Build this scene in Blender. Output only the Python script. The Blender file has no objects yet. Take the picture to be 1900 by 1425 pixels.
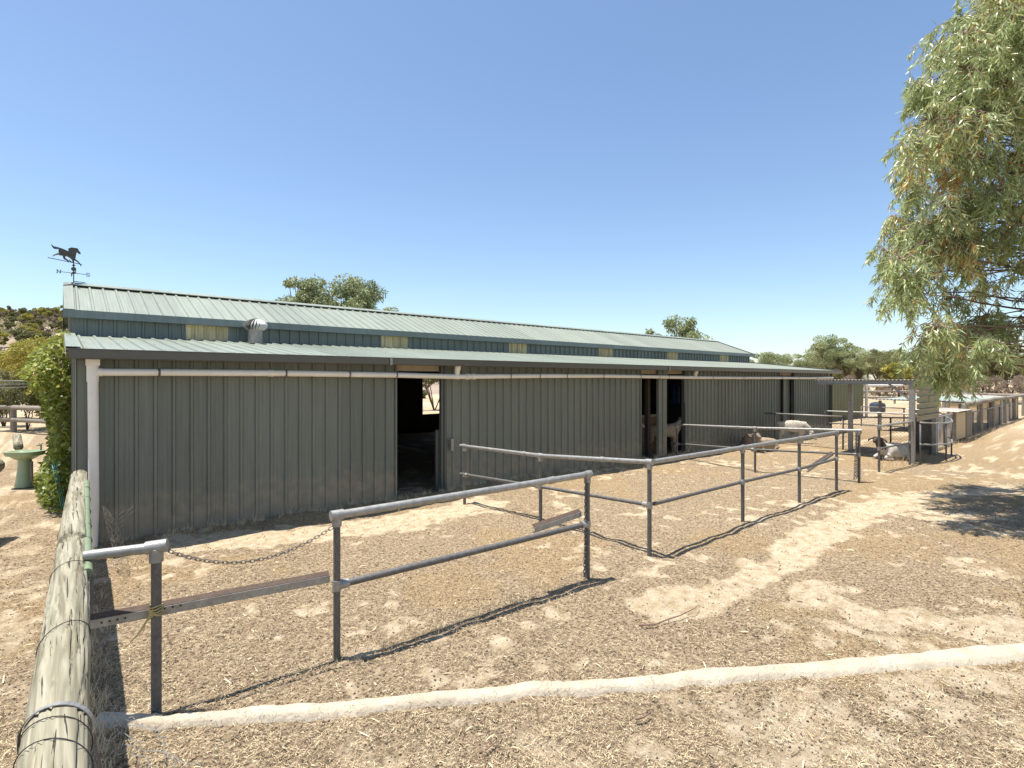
import bpy, bmesh, math, random
import numpy as np
from mathutils import Vector, Matrix, Euler

random.seed(7); rng = np.random.default_rng(7)
scene = bpy.context.scene
COL = scene.collection

# ------------------------------------------------------------------ camera
EYE = 1.9
FOC = 1000.0                      # focal length in pixels of the 1900 px wide photograph
FX, FY = 0.6434, 0.7656           # forward direction; the barn runs along +X
cam_d = bpy.data.cameras.new('camera'); cam_o = bpy.data.objects.new('camera', cam_d)
COL.objects.link(cam_o); scene.camera = cam_o
cam_o.location = (0, 0, EYE)
cam_o.rotation_euler = (math.radians(90), 0, -math.atan2(FX, FY))
cam_d.sensor_width = 36; cam_d.lens = 36 * FOC / 1900
cam_d.shift_y = -7.5 / 1900
cam_d.clip_start = 0.05; cam_d.clip_end = 3000
scene.render.resolution_x = 1024; scene.render.resolution_y = 768

# ------------------------------------------------------------------ sky, sun, exposure
SUN = Vector((0.17, -0.15, -1.0)).normalized()
elev = math.asin(-SUN.z); azim = math.atan2(-SUN.x, -SUN.y)
world = bpy.data.worlds.new('World'); scene.world = world; world.use_nodes = True
wn = world.node_tree; bg = wn.nodes['Background']
sky = wn.nodes.new('ShaderNodeTexSky'); sky.sky_type = 'NISHITA'; sky.sun_disc = False
sky.sun_elevation = elev; sky.sun_rotation = azim
sky.altitude = 100; sky.air_density = 1.0; sky.dust_density = 0.6; sky.ozone_density = 1.7
tn = wn.nodes.new('ShaderNodeMix'); tn.data_type = 'RGBA'; tn.blend_type = 'MULTIPLY'; tn.inputs[0].default_value = 1.0; tn.inputs[7].default_value = (0.965, 0.99, 1.0, 1)
wn.links.new(sky.outputs[0], tn.inputs[6]); wn.links.new(tn.outputs[2], bg.inputs[0]); bg.inputs[1].default_value = 0.100
sl = bpy.data.lights.new('sun', 'SUN'); so = bpy.data.objects.new('sun', sl); COL.objects.link(so)
sl.energy = 4.3; sl.angle = math.radians(0.53); sl.color = (1.0, 0.955, 0.88)
so.rotation_euler = SUN.to_track_quat('-Z', 'Y').to_euler(); so.location = (-3, 6, 30)
scene.view_settings.view_transform = 'Standard'; scene.view_settings.look = 'None'
scene.view_settings.exposure = 0.95; scene.view_settings.gamma = 1.0
try: scene.view_settings.use_curve_mapping = False
except Exception: pass

# ------------------------------------------------------------------ measuring helpers (photo pixel -> place on the ground / on a wall plane)
def G(px, py, h=0.0):
    z = (EYE - h) * FOC / (py - 705.0); a = (px - 950.0) / FOC
    return Vector((z * (FX + FY * a), z * (FY - FX * a), h))
def GZ(px, z, h=0.0):
    a = (px - 950.0) / FOC
    return Vector((z * (FX + FY * a), z * (FY - FX * a), h))
def onY(px, py, Y):
    a = (px - 950.0) / FOC; t = Y / (FY - FX * a)
    return Vector((t * (FX + FY * a), Y, EYE - (py - 705.0) / FOC * t))

# ------------------------------------------------------------------ numpy value noise
def _h(ix, iy, s):
    n = (ix.astype(np.int64) * 374761393 + iy.astype(np.int64) * 668265263 + s * 974634777) & 0xffffffff
    n = ((n ^ (n >> 13)) * 1274126177) & 0xffffffff
    return ((n ^ (n >> 16)) & 0xffff) / 65535.0
def vnoise(x, y, s=0):
    x = np.asarray(x, float); y = np.asarray(y, float)
    ix = np.floor(x); iy = np.floor(y); fx = x - ix; fy = y - iy
    fx = fx * fx * (3 - 2 * fx); fy = fy * fy * (3 - 2 * fy)
    a = _h(ix, iy, s); b = _h(ix + 1, iy, s); c = _h(ix, iy + 1, s); d = _h(ix + 1, iy + 1, s)
    return (a * (1 - fx) + b * fx) * (1 - fy) + (c * (1 - fx) + d * fx) * fy
def fbm(x, y, s=0, o=4):
    v = 0; amp = 0.5; f = 1.0
    for k in range(o):
        v = v + amp * vnoise(x * f, y * f, s + k * 17); amp *= 0.5; f *= 2.03
    return v / (1 - 0.5 ** o)
def sstep(a, b, x):
    t = np.clip((x - a) / (b - a), 0, 1); return t * t * (3 - 2 * t)

# ------------------------------------------------------------------ materials
MATS = {}
def rgba(c): return (c[0], c[1], c[2], 1)
def mat(name, col, rough=0.6, metal=0.0, col2=None, scale=6.0, amt=0.5, bump=0.0, bscale=40.0, stretch=(1, 1, 1), detail=6, spec=0.5):
    if name in MATS: return MATS[name]
    m = bpy.data.materials.new(name); m.use_nodes = True; MATS[name] = m
    nt = m.node_tree; b = nt.nodes['Principled BSDF']
    b.inputs['Roughness'].default_value = rough; b.inputs['Metallic'].default_value = metal
    b.inputs['Specular IOR Level'].default_value = spec
    tc = nt.nodes.new('ShaderNodeTexCoord'); mp = nt.nodes.new('ShaderNodeMapping'); mp.inputs['Scale'].default_value = stretch
    nt.links.new(tc.outputs['Object'], mp.inputs[0])
    if col2 is None: col2 = tuple(c * 0.75 for c in col)
    n = nt.nodes.new('ShaderNodeTexNoise'); n.inputs['Scale'].default_value = scale; n.inputs['Detail'].default_value = detail; n.inputs['Roughness'].default_value = 0.62
    nt.links.new(mp.outputs[0], n.inputs['Vector'])
    r = nt.nodes.new('ShaderNodeValToRGB'); r.color_ramp.elements[0].position = 0.5 - 0.5 * amt * 0.6; r.color_ramp.elements[1].position = 0.5 + 0.5 * amt * 0.6
    r.color_ramp.elements[0].color = rgba(col2); r.color_ramp.elements[1].color = rgba(col)
    nt.links.new(n.outputs['Fac'], r.inputs[0]); nt.links.new(r.outputs[0], b.inputs['Base Color'])
    if bump > 0:
        n2 = nt.nodes.new('ShaderNodeTexNoise'); n2.inputs['Scale'].default_value = bscale; n2.inputs['Detail'].default_value = 5
        nt.links.new(mp.outputs[0], n2.inputs['Vector'])
        bp = nt.nodes.new('ShaderNodeBump'); bp.inputs['Strength'].default_value = bump; bp.inputs['Distance'].default_value = 0.01
        nt.links.new(n2.outputs['Fac'], bp.inputs['Height']); nt.links.new(bp.outputs[0], b.inputs['Normal'])
    return m
def tint_mat(name, stops, rough=0.6, transl=0.0, spec=0.3):
    """colour chosen per leaf / straw from the 'tint' attribute of its mesh"""
    m = bpy.data.materials.new(name); m.use_nodes = True; MATS[name] = m
    nt = m.node_tree; b = nt.nodes['Principled BSDF']; out = nt.nodes['Material Output']
    b.inputs['Roughness'].default_value = rough; b.inputs['Specular IOR Level'].default_value = spec
    a = nt.nodes.new('ShaderNodeAttribute'); a.attribute_name = 'tint'
    r = nt.nodes.new('ShaderNodeValToRGB')
    while len(r.color_ramp.elements) < len(stops): r.color_ramp.elements.new(0.5)
    for e, (p, c) in zip(r.color_ramp.elements, stops): e.position = p; e.color = rgba(c)
    nt.links.new(a.outputs['Fac'], r.inputs[0]); nt.links.new(r.outputs[0], b.inputs['Base Color'])
    if transl > 0:
        t = nt.nodes.new('ShaderNodeBsdfTranslucent'); mx = nt.nodes.new('ShaderNodeMixShader'); mx.inputs[0].default_value = transl
        nt.links.new(r.outputs[0], t.inputs[0]); nt.links.new(b.outputs[0], mx.inputs[1]); nt.links.new(t.outputs[0], mx.inputs[2]); nt.links.new(mx.outputs[0], out.inputs[0])
    return m

wall_m = mat('painted_wall_steel', (0.158, 0.172, 0.141), 0.42, 0, (0.138, 0.151, 0.124), 1.6, 1.2, 0.04, 25, (1, 1, 0.35))
clere_m = mat('upper_steel_sky_tint', (0.165, 0.212, 0.210), 0.4, 0, (0.145, 0.188, 0.188), 2.0, 1.2, 0.03, 25)  # bluish sky reflection on the upper steel is put into this colour
roof_m = mat('painted_roof_steel', (0.262, 0.290, 0.232), 0.45, 0, (0.242, 0.268, 0.214), 1.2, 1.4, 0.03, 20)
fascia_m = mat('painted_fascia_steel', (0.085, 0.090, 0.082), 0.35, 0, (0.072, 0.078, 0.072), 2, 1)
galv = mat('galvanised_steel', (0.40, 0.39, 0.36), 0.5, 0.45, (0.22, 0.21, 0.195), 22, 0.8, 0.15, 70)
galv2 = mat('weathered_galvanised_steel', (0.17, 0.162, 0.15), 0.6, 0.3, (0.085, 0.08, 0.075), 30, 0.8, 0.25, 80)
rust = mat('rusty_steel', (0.13, 0.085, 0.06), 0.8, 0.1, (0.07, 0.045, 0.032), 25, 0.8, 0.4, 80)
pvc = mat('white_pvc', (0.80, 0.78, 0.72), 0.35, 0, (0.66, 0.62, 0.54), 3, 1.0)
dark_m = mat('dark_steel', (0.03, 0.03, 0.03), 0.5, 0.3, (0.05, 0.04, 0.035), 30, 0.6, 0.2)
bronze = mat('dark_bronze_vane', (0.06, 0.055, 0.05), 0.5, 0.4, (0.11, 0.09, 0.07), 25, 0.6, 0.2)
fibre = mat('weathered_fibreglass', (0.78, 0.69, 0.42), 0.6, 0, (0.52, 0.46, 0.28), 9, 1.0, 0.05, 30, (1, 1, .5))
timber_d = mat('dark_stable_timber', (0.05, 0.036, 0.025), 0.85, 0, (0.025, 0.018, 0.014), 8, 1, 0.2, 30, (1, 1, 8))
osb = mat('brown_partition_board', (0.20, 0.13, 0.085), 0.9, 0, (0.09, 0.06, 0.04), 18, 0.9, 0.3, 40)
ply = mat('cream_plywood', (0.62, 0.48, 0.29), 0.8, 0, (0.48, 0.36, 0.2), 5, 1, 0.1, 30, (5, 5, 0.5))
ironroof = mat('pale_corrugated_iron', (0.46, 0.43, 0.38), 0.5, 0.2, (0.28, 0.24, 0.19), 3, 1, 0.05, 30)
weath_iron = mat('yellowed_corrugated_iron', (0.34, 0.31, 0.20), 0.55, 0.2, (0.20, 0.17, 0.11), 4, 1, 0.1, 30)
greenroof = mat('pale_green_sheet_roof', (0.31, 0.37, 0.30), 0.5, 0, (0.25, 0.30, 0.25), 2, 1)
oldgreen = mat('olive_sheet_wall', (0.22, 0.22, 0.12), 0.5, 0, (0.18, 0.18, 0.10), 2, 1)
beige_pole = mat('grey_old_timber', (0.33, 0.29, 0.23), 0.9, 0, (0.16, 0.135, 0.10), 10, 0.9, 0.5, 40, (1, 1, 4))
basin_m = mat('pale_green_enamel', (0.33, 0.41, 0.25), 0.4, 0, (0.26, 0.33, 0.20), 6, 0.8)
plastic_blue = mat('blue_plastic', (0.05, 0.16, 0.55), 0.35, 0, (0.04, 0.12, 0.42), 4, 1)
blue_rope = mat('blue_twine', (0.06, 0.30, 0.55), 0.7)
twine = mat('straw_baling_twine', (0.58, 0.47, 0.20), 0.8, 0, (0.45, 0.34, 0.14), 40, 1)
brick_m = mat('red_brick', (0.40, 0.15, 0.09), 0.85, 0, (0.28, 0.10, 0.07), 20, 1, 0.4, 60)
kerb_m = mat('pale_concrete', (0.54, 0.475, 0.365), 0.9, 0, (0.34, 0.275, 0.195), 4, 0.9, 0.9, 35, (1, 1, 1), 12)
bark = mat('brown_bark', (0.17, 0.12, 0.085), 0.9, 0, (0.09, 0.065, 0.045), 9, 1, 0.5, 30, (1, 1, .3))
bark_red = mat('reddish_twig_bark', (0.26, 0.165, 0.115), 0.8, 0, (0.16, 0.10, 0.075), 9, 1, 0.3, 30)
wool = mat('dusty_wool', (0.42, 0.33, 0.24), 0.95, 0, (0.24, 0.18, 0.12), 9, 1, 1.0, 55)
wool_grey = mat('dark_dusty_wool', (0.27, 0.22, 0.17), 0.95, 0, (0.13, 0.10, 0.08), 16, 1, 1.0, 55)
fleece_w = mat('white_fleece', (0.70, 0.64, 0.54), 0.95, 0, (0.36, 0.31, 0.24), 8, 1, 1.0, 50)
hair_grey = mat('pale_goat_hair', (0.60, 0.57, 0.52), 0.9, 0, (0.36, 0.32, 0.27), 7, 1, 0.5, 60)
hair_brown = mat('dark_brown_hair', (0.055, 0.032, 0.022), 0.7, 0, (0.035, 0.02, 0.015), 12, 1, 0.3, 60)
face_tan = mat('tan_face_hair', (0.46, 0.33, 0.22), 0.9, 0, (0.30, 0.20, 0.13), 18, 1, 0.4, 60)
horn_m = mat('grey_horn', (0.35, 0.31, 0.26), 0.6)
def log_material():
    m = bpy.data.materials.new('treated_pine_log'); m.use_nodes = True
    nt = m.node_tree; b = nt.nodes['Principled BSDF']; b.inputs['Roughness'].default_value = 0.85; b.inputs['Specular IOR Level'].default_value = 0.25
    tc = nt.nodes.new('ShaderNodeTexCoord'); mp = nt.nodes.new('ShaderNodeMapping'); mp.inputs['Scale'].default_value = (26, 1.5, 26)
    nt.links.new(tc.outputs['Object'], mp.inputs[0])
    n1 = nt.nodes.new('ShaderNodeTexNoise'); n1.inputs['Scale'].default_value = 1.2; n1.inputs['Detail'].default_value = 8; n1.inputs['Distortion'].default_value = 0.5
    nt.links.new(mp.outputs[0], n1.inputs['Vector'])
    r = nt.nodes.new('ShaderNodeValToRGB'); e = r.color_ramp.elements
    e[0].position = 0.30; e[0].color = (0.15, 0.125, 0.08, 1); e[1].position = 0.76; e[1].color = (0.40, 0.36, 0.27, 1)
    k = e.new(0.44); k.color = (0.215, 0.195, 0.135, 1); k = e.new(0.58); k.color = (0.31, 0.285, 0.205, 1)
    nt.links.new(n1.outputs['Fac'], r.inputs[0])
    # dark drying cracks running along the grain
    mp2 = nt.nodes.new('ShaderNodeMapping'); mp2.inputs['Scale'].default_value = (75, 2.2, 75); nt.links.new(tc.outputs['Object'], mp2.inputs[0])
    n2 = nt.nodes.new('ShaderNodeTexNoise'); n2.inputs['Scale'].default_value = 1.0; n2.inputs['Detail'].default_value = 3; n2.inputs['Distortion'].default_value = 0.6
    nt.links.new(mp2.outputs[0], n2.inputs['Vector'])
    r2 = nt.nodes.new('ShaderNodeValToRGB'); r2.color_ramp.elements[0].position = 0.335; r2.color_ramp.elements[0].color = (0, 0, 0, 1); r2.color_ramp.elements[1].position = 0.375; r2.color_ramp.elements[1].color = (1, 1, 1, 1)
    nt.links.new(n2.outputs['Fac'], r2.inputs[0])
    mx = nt.nodes.new('ShaderNodeMix'); mx.data_type = 'RGBA'; mx.inputs[6].default_value = (0.07, 0.055, 0.04, 1)
    nt.links.new(r2.outputs[0], mx.inputs[0]); nt.links.new(r.outputs[0], mx.inputs[7]); nt.links.new(mx.outputs[2], b.inputs['Base Color'])
    ad = nt.nodes.new('ShaderNodeMath'); ad.operation = 'MULTIPLY_ADD'; ad.inputs[1].default_value = 0.5
    nt.links.new(n1.outputs['Fac'], ad.inputs[0]); nt.links.new(r2.outputs[0], ad.inputs[2])
    bp = nt.nodes.new('ShaderNodeBump'); bp.inputs['Strength'].default_value = 0.9; bp.inputs['Distance'].default_value = 0.015
    nt.links.new(ad.outputs[0], bp.inputs['Height']); nt.links.new(bp.outputs[0], b.inputs['Normal'])
    return m
log_m = log_material()

def weather(m, dust=0.0, streak=0.25, horiz=False, sheetw=.76):
    nt = m.node_tree; N = nt.nodes; L = nt.links; b = N['Principled BSDF']; src = b.inputs['Base Color'].links[0].from_socket
    tc = N.new('ShaderNodeTexCoord'); sp = N.new('ShaderNodeSeparateXYZ'); L.new(tc.outputs['Object'], sp.inputs[0])
    dv = N.new('ShaderNodeMath'); dv.operation = 'DIVIDE'; dv.inputs[1].default_value = sheetw; L.new(sp.outputs['X'], dv.inputs[0])
    fl = N.new('ShaderNodeMath'); fl.operation = 'FLOOR'; L.new(dv.outputs[0], fl.inputs[0])
    wn_ = N.new('ShaderNodeTexWhiteNoise'); wn_.noise_dimensions = '1D'; L.new(fl.outputs[0], wn_.inputs['W'])
    mr = N.new('ShaderNodeMapRange'); mr.inputs[3].default_value = .90; mr.inputs[4].default_value = 1.08; L.new(wn_.outputs['Value'], mr.inputs[0])
    mp = N.new('ShaderNodeMapping'); mp.inputs['Scale'].default_value = (9, .5, .5); L.new(tc.outputs['Object'], mp.inputs[0])
    ns = N.new('ShaderNodeTexNoise'); ns.inputs['Scale'].default_value = 2.5; ns.inputs['Detail'].default_value = 7; L.new(mp.outputs[0], ns.inputs['Vector'])
    m2 = N.new('ShaderNodeMapRange'); m2.inputs[1].default_value = .3; m2.inputs[2].default_value = .7; m2.inputs[3].default_value = 1 - streak; m2.inputs[4].default_value = 1 + streak * .6; L.new(ns.outputs['Fac'], m2.inputs[0])
    mu = N.new('ShaderNodeMath'); mu.operation = 'MULTIPLY'; L.new(mr.outputs[0], mu.inputs[0]); L.new(m2.outputs[0], mu.inputs[1])
    vm = N.new('ShaderNodeVectorMath'); vm.operation = 'SCALE'; L.new(src, vm.inputs[0]); L.new(mu.outputs[0], vm.inputs['Scale']); out = vm.outputs[0]
    if dust > 0:
        n3 = N.new('ShaderNodeTexNoise'); n3.inputs['Scale'].default_value = 7; n3.inputs['Detail'].default_value = 8; L.new(tc.outputs['Object'], n3.inputs['Vector'])
        ma = N.new('ShaderNodeMath'); ma.operation = 'MULTIPLY_ADD'; ma.inputs[1].default_value = -.9; L.new(n3.outputs['Fac'], ma.inputs[0]); L.new(sp.outputs['Z'], ma.inputs[2])
        m4 = N.new('ShaderNodeMapRange'); m4.interpolation_type = 'SMOOTHSTEP'; m4.inputs[1].default_value = -.55; m4.inputs[2].default_value = .25; m4.inputs[3].default_value = dust; m4.inputs[4].default_value = 0; L.new(ma.outputs[0], m4.inputs[0])
        mx = N.new('ShaderNodeMix'); mx.data_type = 'RGBA'; mx.inputs[7].default_value = (.36, .29, .20, 1); L.new(m4.outputs[0], mx.inputs[0]); L.new(out, mx.inputs[6]); out = mx.outputs[2]
    L.new(out, b.inputs['Base Color'])
weather(wall_m, .75, .14); weather(roof_m, 0, .12); weather(clere_m, 0, .14); weather(fibre, 0, .4, sheetw=.1)
# ------------------------------------------------------------------ mesh builder
class MB:
    def __init__(s): s.v = []; s.f = []; s.mi = []
    def add(s, vs, fs, mi=0):
        o = len(s.v); s.v += [tuple(v) for v in vs]; s.f += [tuple(i + o for i in f) for f in fs]; s.mi += [mi] * len(fs); return s
    def box(s, a, b, mi=0):
        x0, y0, z0 = a; x1, y1, z1 = b
        return s.add([(x0,y0,z0),(x1,y0,z0),(x1,y1,z0),(x0,y1,z0),(x0,y0,z1),(x1,y0,z1),(x1,y1,z1),(x0,y1,z1)],
                     [(0,3,2,1),(4,5,6,7),(0,1,5,4),(1,2,6,5),(2,3,7,6),(3,0,4,7)], mi)
    def beam(s, p, q, w, h, up=(0, 0, 1), mi=0):
        p = Vector(p); q = Vector(q); d = (q - p).normalized(); upv = Vector(up)
        if abs(d.dot(upv)) > 0.97: upv = Vector((0, 1, 0))
        r = d.cross(upv).normalized() * (w / 2); u = r.cross(d).normalized() * (h / 2)
        vs = [p - r - u, p + r - u, p + r + u, p - r + u, q - r - u, q + r - u, q + r + u, q - r + u]
        return s.add(vs, [(0,1,2,3),(4,7,6,5),(0,4,5,1),(1,5,6,2),(2,6,7,3),(3,7,4,0)], mi)
    def tube(s, pts, rad, n=10, caps=True, mi=0):
        pts = [Vector(p) for p in pts]; m = len(pts)
        rr = rad if isinstance(rad, (list, tuple)) else [rad] * m
        vs = []; fs = []
        d0 = (pts[1] - pts[0]).normalized(); ref = Vector((0, 0, 1)) if abs(d0.z) < 0.9 else Vector((1, 0, 0))
        r = d0.cross(ref).normalized()
        for i in range(m):
            d = (pts[min(i + 1, m - 1)] - pts[max(i - 1, 0)])
            d = d.normalized() if d.length > 1e-9 else d0
            r = (r - d * r.dot(d)); r = r.normalized() if r.length > 1e-6 else d.cross(ref).normalized()
            u = d.cross(r)
            for k in range(n):
                a = 2 * math.pi * k / n; vs.append(pts[i] + (r * math.cos(a) + u * math.sin(a)) * rr[i])
        for i in range(m - 1):
            for k in range(n):
                a = i * n + k; b = i * n + (k + 1) % n; fs.append((a, b, b + n, a + n))
        if caps: fs.append(tuple(range(n - 1, -1, -1))); fs.append(tuple(range((m - 1) * n, m * n)))
        return s.add(vs, fs, mi)
    def lathe(s, c, prof, n=20, mi=0, axis='z'):
        c = Vector(c); vs = []; fs = []
        for (r, h) in prof:
            for k in range(n):
                a = 2 * math.pi * k / n; vs.append(c + Vector((r * math.cos(a), r * math.sin(a), h)))
        for i in range(len(prof) - 1):
            for k in range(n):
                a = i * n + k; b = i * n + (k + 1) % n; fs.append((a, b, b + n, a + n))
        fs.append(tuple(range(n - 1, -1, -1))); fs.append(tuple(range((len(prof) - 1) * n, len(prof) * n)))
        return s.add(vs, fs, mi)
    def build(s, name, mats, parent=None, smooth=False, label=None, auto=None):
        me = bpy.data.meshes.new(name); off = Vector((0, 0, 0))
        if parent is not None:
            o = parent
            while o is not None: off = off + o.location; o = o.parent
        me.from_pydata([(v[0] - off.x, v[1] - off.y, v[2] - off.z) for v in s.v], [], s.f)
        for m in (mats if isinstance(mats, (list, tuple)) else [mats]): me.materials.append(m)
        if any(s.mi): me.polygons.foreach_set('material_index', s.mi)
        if smooth: me.polygons.foreach_set('use_smooth', [True] * len(me.polygons))
        me.update(); ob = bpy.data.objects.new(name, me); COL.objects.link(ob)
        if parent is not None: ob.parent = parent
        if label: ob['label'] = label
        if smooth and auto:
            try: me.set_sharp_from_angle(angle=math.radians(auto))
            except Exception: pass
        return ob
def thing(name, label, cat, loc, group=None):
    o = bpy.data.objects.new(name, None); COL.objects.link(o); o.location = loc; o.empty_display_size = 0.2
    o['label'] = label; o['category'] = cat
    if group: o['group'] = group
    return o
def tag(o, label, cat, group=None):
    o['label'] = label; o['category'] = cat
    if group: o['group'] = group
    return o
def structure(o): o['kind'] = 'structure'; return o
def copy_tree(o, parent=None):
    c = o.copy(); COL.objects.link(c)
    if parent is not None: c.parent = parent
    for ch in list(o.children): copy_tree(ch, c)
    return c

def leaf_arrays(cen, dirs, L, W, droop=0.25, seg=2, side=None):
    """lanceolate blades: cen (n,3) base points, dirs (n,3)"""
    n = len(cen); dirs = dirs / np.linalg.norm(dirs, axis=1, keepdims=True)
    rv = rng.normal(size=(n, 3)) if side is None else side
    sd = np.cross(dirs, rv); sd /= (np.linalg.norm(sd, axis=1, keepdims=True) + 1e-9)
    nm = np.cross(sd, dirs)
    L = L[:, None]; W = W[:, None]
    bend = nm * (rng.uniform(-1, 1, (n, 1)) * droop * L)
    p0 = cen; p1 = cen + dirs * L * 0.33 + bend * 0.5; p2 = cen + dirs * L * 0.68 + bend * 0.45; p3 = cen + dirs * L - bend * 0.25
    v = np.stack([p0, p1 - sd * W * .5, p1 + sd * W * .5, p2 - sd * W * .38, p2 + sd * W * .38, p3], 1).reshape(-1, 3)
    return v
def leaf_mesh(name, v, tint, m, parent=None):
    n = len(v) // 6; base = (np.arange(n) * 6)[:, None]
    tris1 = base + np.array([[0, 1, 2]]); quads = base + np.array([[1, 3, 4, 2]]); tris2 = base + np.array([[3, 5, 4]])
    loops = np.concatenate([tris1, quads, tris2], 1).astype(np.int32).ravel()
    me = bpy.data.meshes.new(name)
    off = np.zeros(3)
    o = parent
    while o is not None: off += np.array(o.location); o = o.parent
    me.vertices.add(len(v)); me.vertices.foreach_set('co', (v - off).astype(np.float32).ravel())
    me.loops.add(len(loops)); me.loops.foreach_set('vertex_index', loops)
    ls = (np.arange(n) * 10)[:, None] + np.array([[0, 3, 7]])
    me.polygons.add(n * 3); me.polygons.foreach_set('loop_start', ls.astype(np.int32).ravel())
    me.update(calc_edges=True)
    at = me.attributes.new('tint', 'FLOAT', 'POINT'); at.data.foreach_set('value', np.repeat(tint, 6).astype(np.float32))
    me.materials.append(m)
    ob = bpy.data.objects.new(name, me); COL.objects.link(ob)
    if parent is not None: ob.parent = parent
    return ob

# ------------------------------------------------------------------ ground
PATH = [G(1900, 905), G(1700, 918), G(1600, 950), G(1530, 985), G(1460, 1040), G(1370, 1085), G(1230, 1120)]
PATH2 = [G(1420, 1060), G(1620, 1140), G(1900, 1160)]
PATH3 = [G(350, 1010), G(620, 985), G(800, 955), G(900, 935)]
def seg_dist(x, y, pl):
    d = np.full(np.shape(x), 1e9)
    for a, b in zip(pl[:-1], pl[1:]):
        ax, ay, bx, by = a.x, a.y, b.x, b.y; L2 = (bx - ax) ** 2 + (by - ay) ** 2
        t = np.clip(((x - ax) * (bx - ax) + (y - ay) * (by - ay)) / L2, 0, 1)
        d = np.minimum(d, np.hypot(x - ax - t * (bx - ax), y - ay - t * (by - ay)))
    return d
def sand_mask(x, y):
    n = fbm(x * 1.1, y * 1.1, 3, 4); n2 = fbm(x * 4, y * 4, 9, 3)
    s = 0.76 * sstep(0.47, 0.76, n * 0.45 + fbm(x * 6.5, y * 6.5, 13, 4) * 0.60)
    p = 1.15 - 1.15 * sstep(0.03, 0.44, seg_dist(x, y, PATH) + (n2 - 0.5) * 0.5)
    p = np.maximum(p, 0.66 * (1 - sstep(0.05, 0.34, seg_dist(x, y, PATH2) + (n2 - .5) * .95)))
    p = np.maximum(p, 0.8 * (1 - sstep(0.20, 0.50, seg_dist(x, y, PATH3) + (n2 - .5) * .5)))
    left = sstep(0.05, -0.2, x) * 0.5 * sstep(.4, .65, n2)
    front = (1 - sstep(2.6, 4.2, y + 0.42 * x)) * 0.58 * sstep(0.46, 0.64, fbm(x * 4.2, y * 4.2, 71, 4))
    far = sstep(12, 30, np.hypot(x, y)) * 0.45
    return np.clip(np.maximum.reduce([s, p, left, front, far]), 0, 1.15)
def straw_mask(x, y):
    n = fbm(x * 0.7 + 9, y * 0.7, 31, 4)
    wallpile = np.exp(-((y - 7.45) / 0.35) ** 2) * (x > 0.2) * (x < 22)
    return np.clip(sstep(0.50, 0.66, n) + wallpile * 0.8 + sstep(0, -0.3, x) * 0.3 + sstep(11, 16, x) * 0.6, 0, 1)
def height(x, y):
    h = (fbm(x * 0.55, y * 0.55, 51, 3) - 0.5) * 0.07 + (fbm(x * 5, y * 5, 61, 4) - 0.5) * 0.050 * (1 - sstep(8, 17, np.hypot(x, y))) * (1 - sstep(3.0, 6.0, -x))
    s = 1 - sstep(0.1, 0.5, seg_dist(x, y, PATH)); h = h - 0.02 * s + s * (fbm(x * 9, y * 9, 88, 3) - .5) * .03
    h = h + 0.05 * np.exp(-((y - 7.55) / 0.25) ** 2) * (x > 0.2) * (x < 22) * (0.4 + vnoise(x * 3, y * 3, 5))
    return h
def axis(lo, hi, step, far, g=1.16):
    a = list(np.arange(lo, hi, step)); s = step; x = a[-1]
    while x < far: s *= g; x += s; a.append(x)
    s = step; x = lo; b = []
    while x > -far: s *= g; x -= s; b.append(x)
    return np.array(b[::-1] + a)
xs = axis(-2.5, 13, 0.045, 900); ys = axis(0.3, 8.5, 0.04, 900)
X, Y = np.meshgrid(xs, ys); Z = height(X, Y)
nx, ny = len(xs), len(ys)
vv = np.stack([X, Y, Z], -1).reshape(-1, 3)
ii = (np.arange(ny - 1)[:, None] * nx + np.arange(nx - 1)[None, :]).ravel()
ff = np.stack([ii, ii + 1, ii + nx + 1, ii + nx], 1)
def np_mesh(name, v, f, m, smooth=True):
    me = bpy.data.meshes.new(name); k = f.shape[1]
    me.vertices.add(len(v)); me.vertices.foreach_set('co', v.astype(np.float32).ravel())
    me.loops.add(f.size); me.loops.foreach_set('vertex_index', f.astype(np.int32).ravel())
    me.polygons.add(len(f)); me.polygons.foreach_set('loop_start', (np.arange(len(f)) * k).astype(np.int32))
    me.update(calc_edges=True)
    if smooth: me.polygons.foreach_set('use_smooth', np.ones(len(f), bool))
    me.materials.append(m); o = bpy.data.objects.new(name, me); COL.objects.link(o); return o
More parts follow.
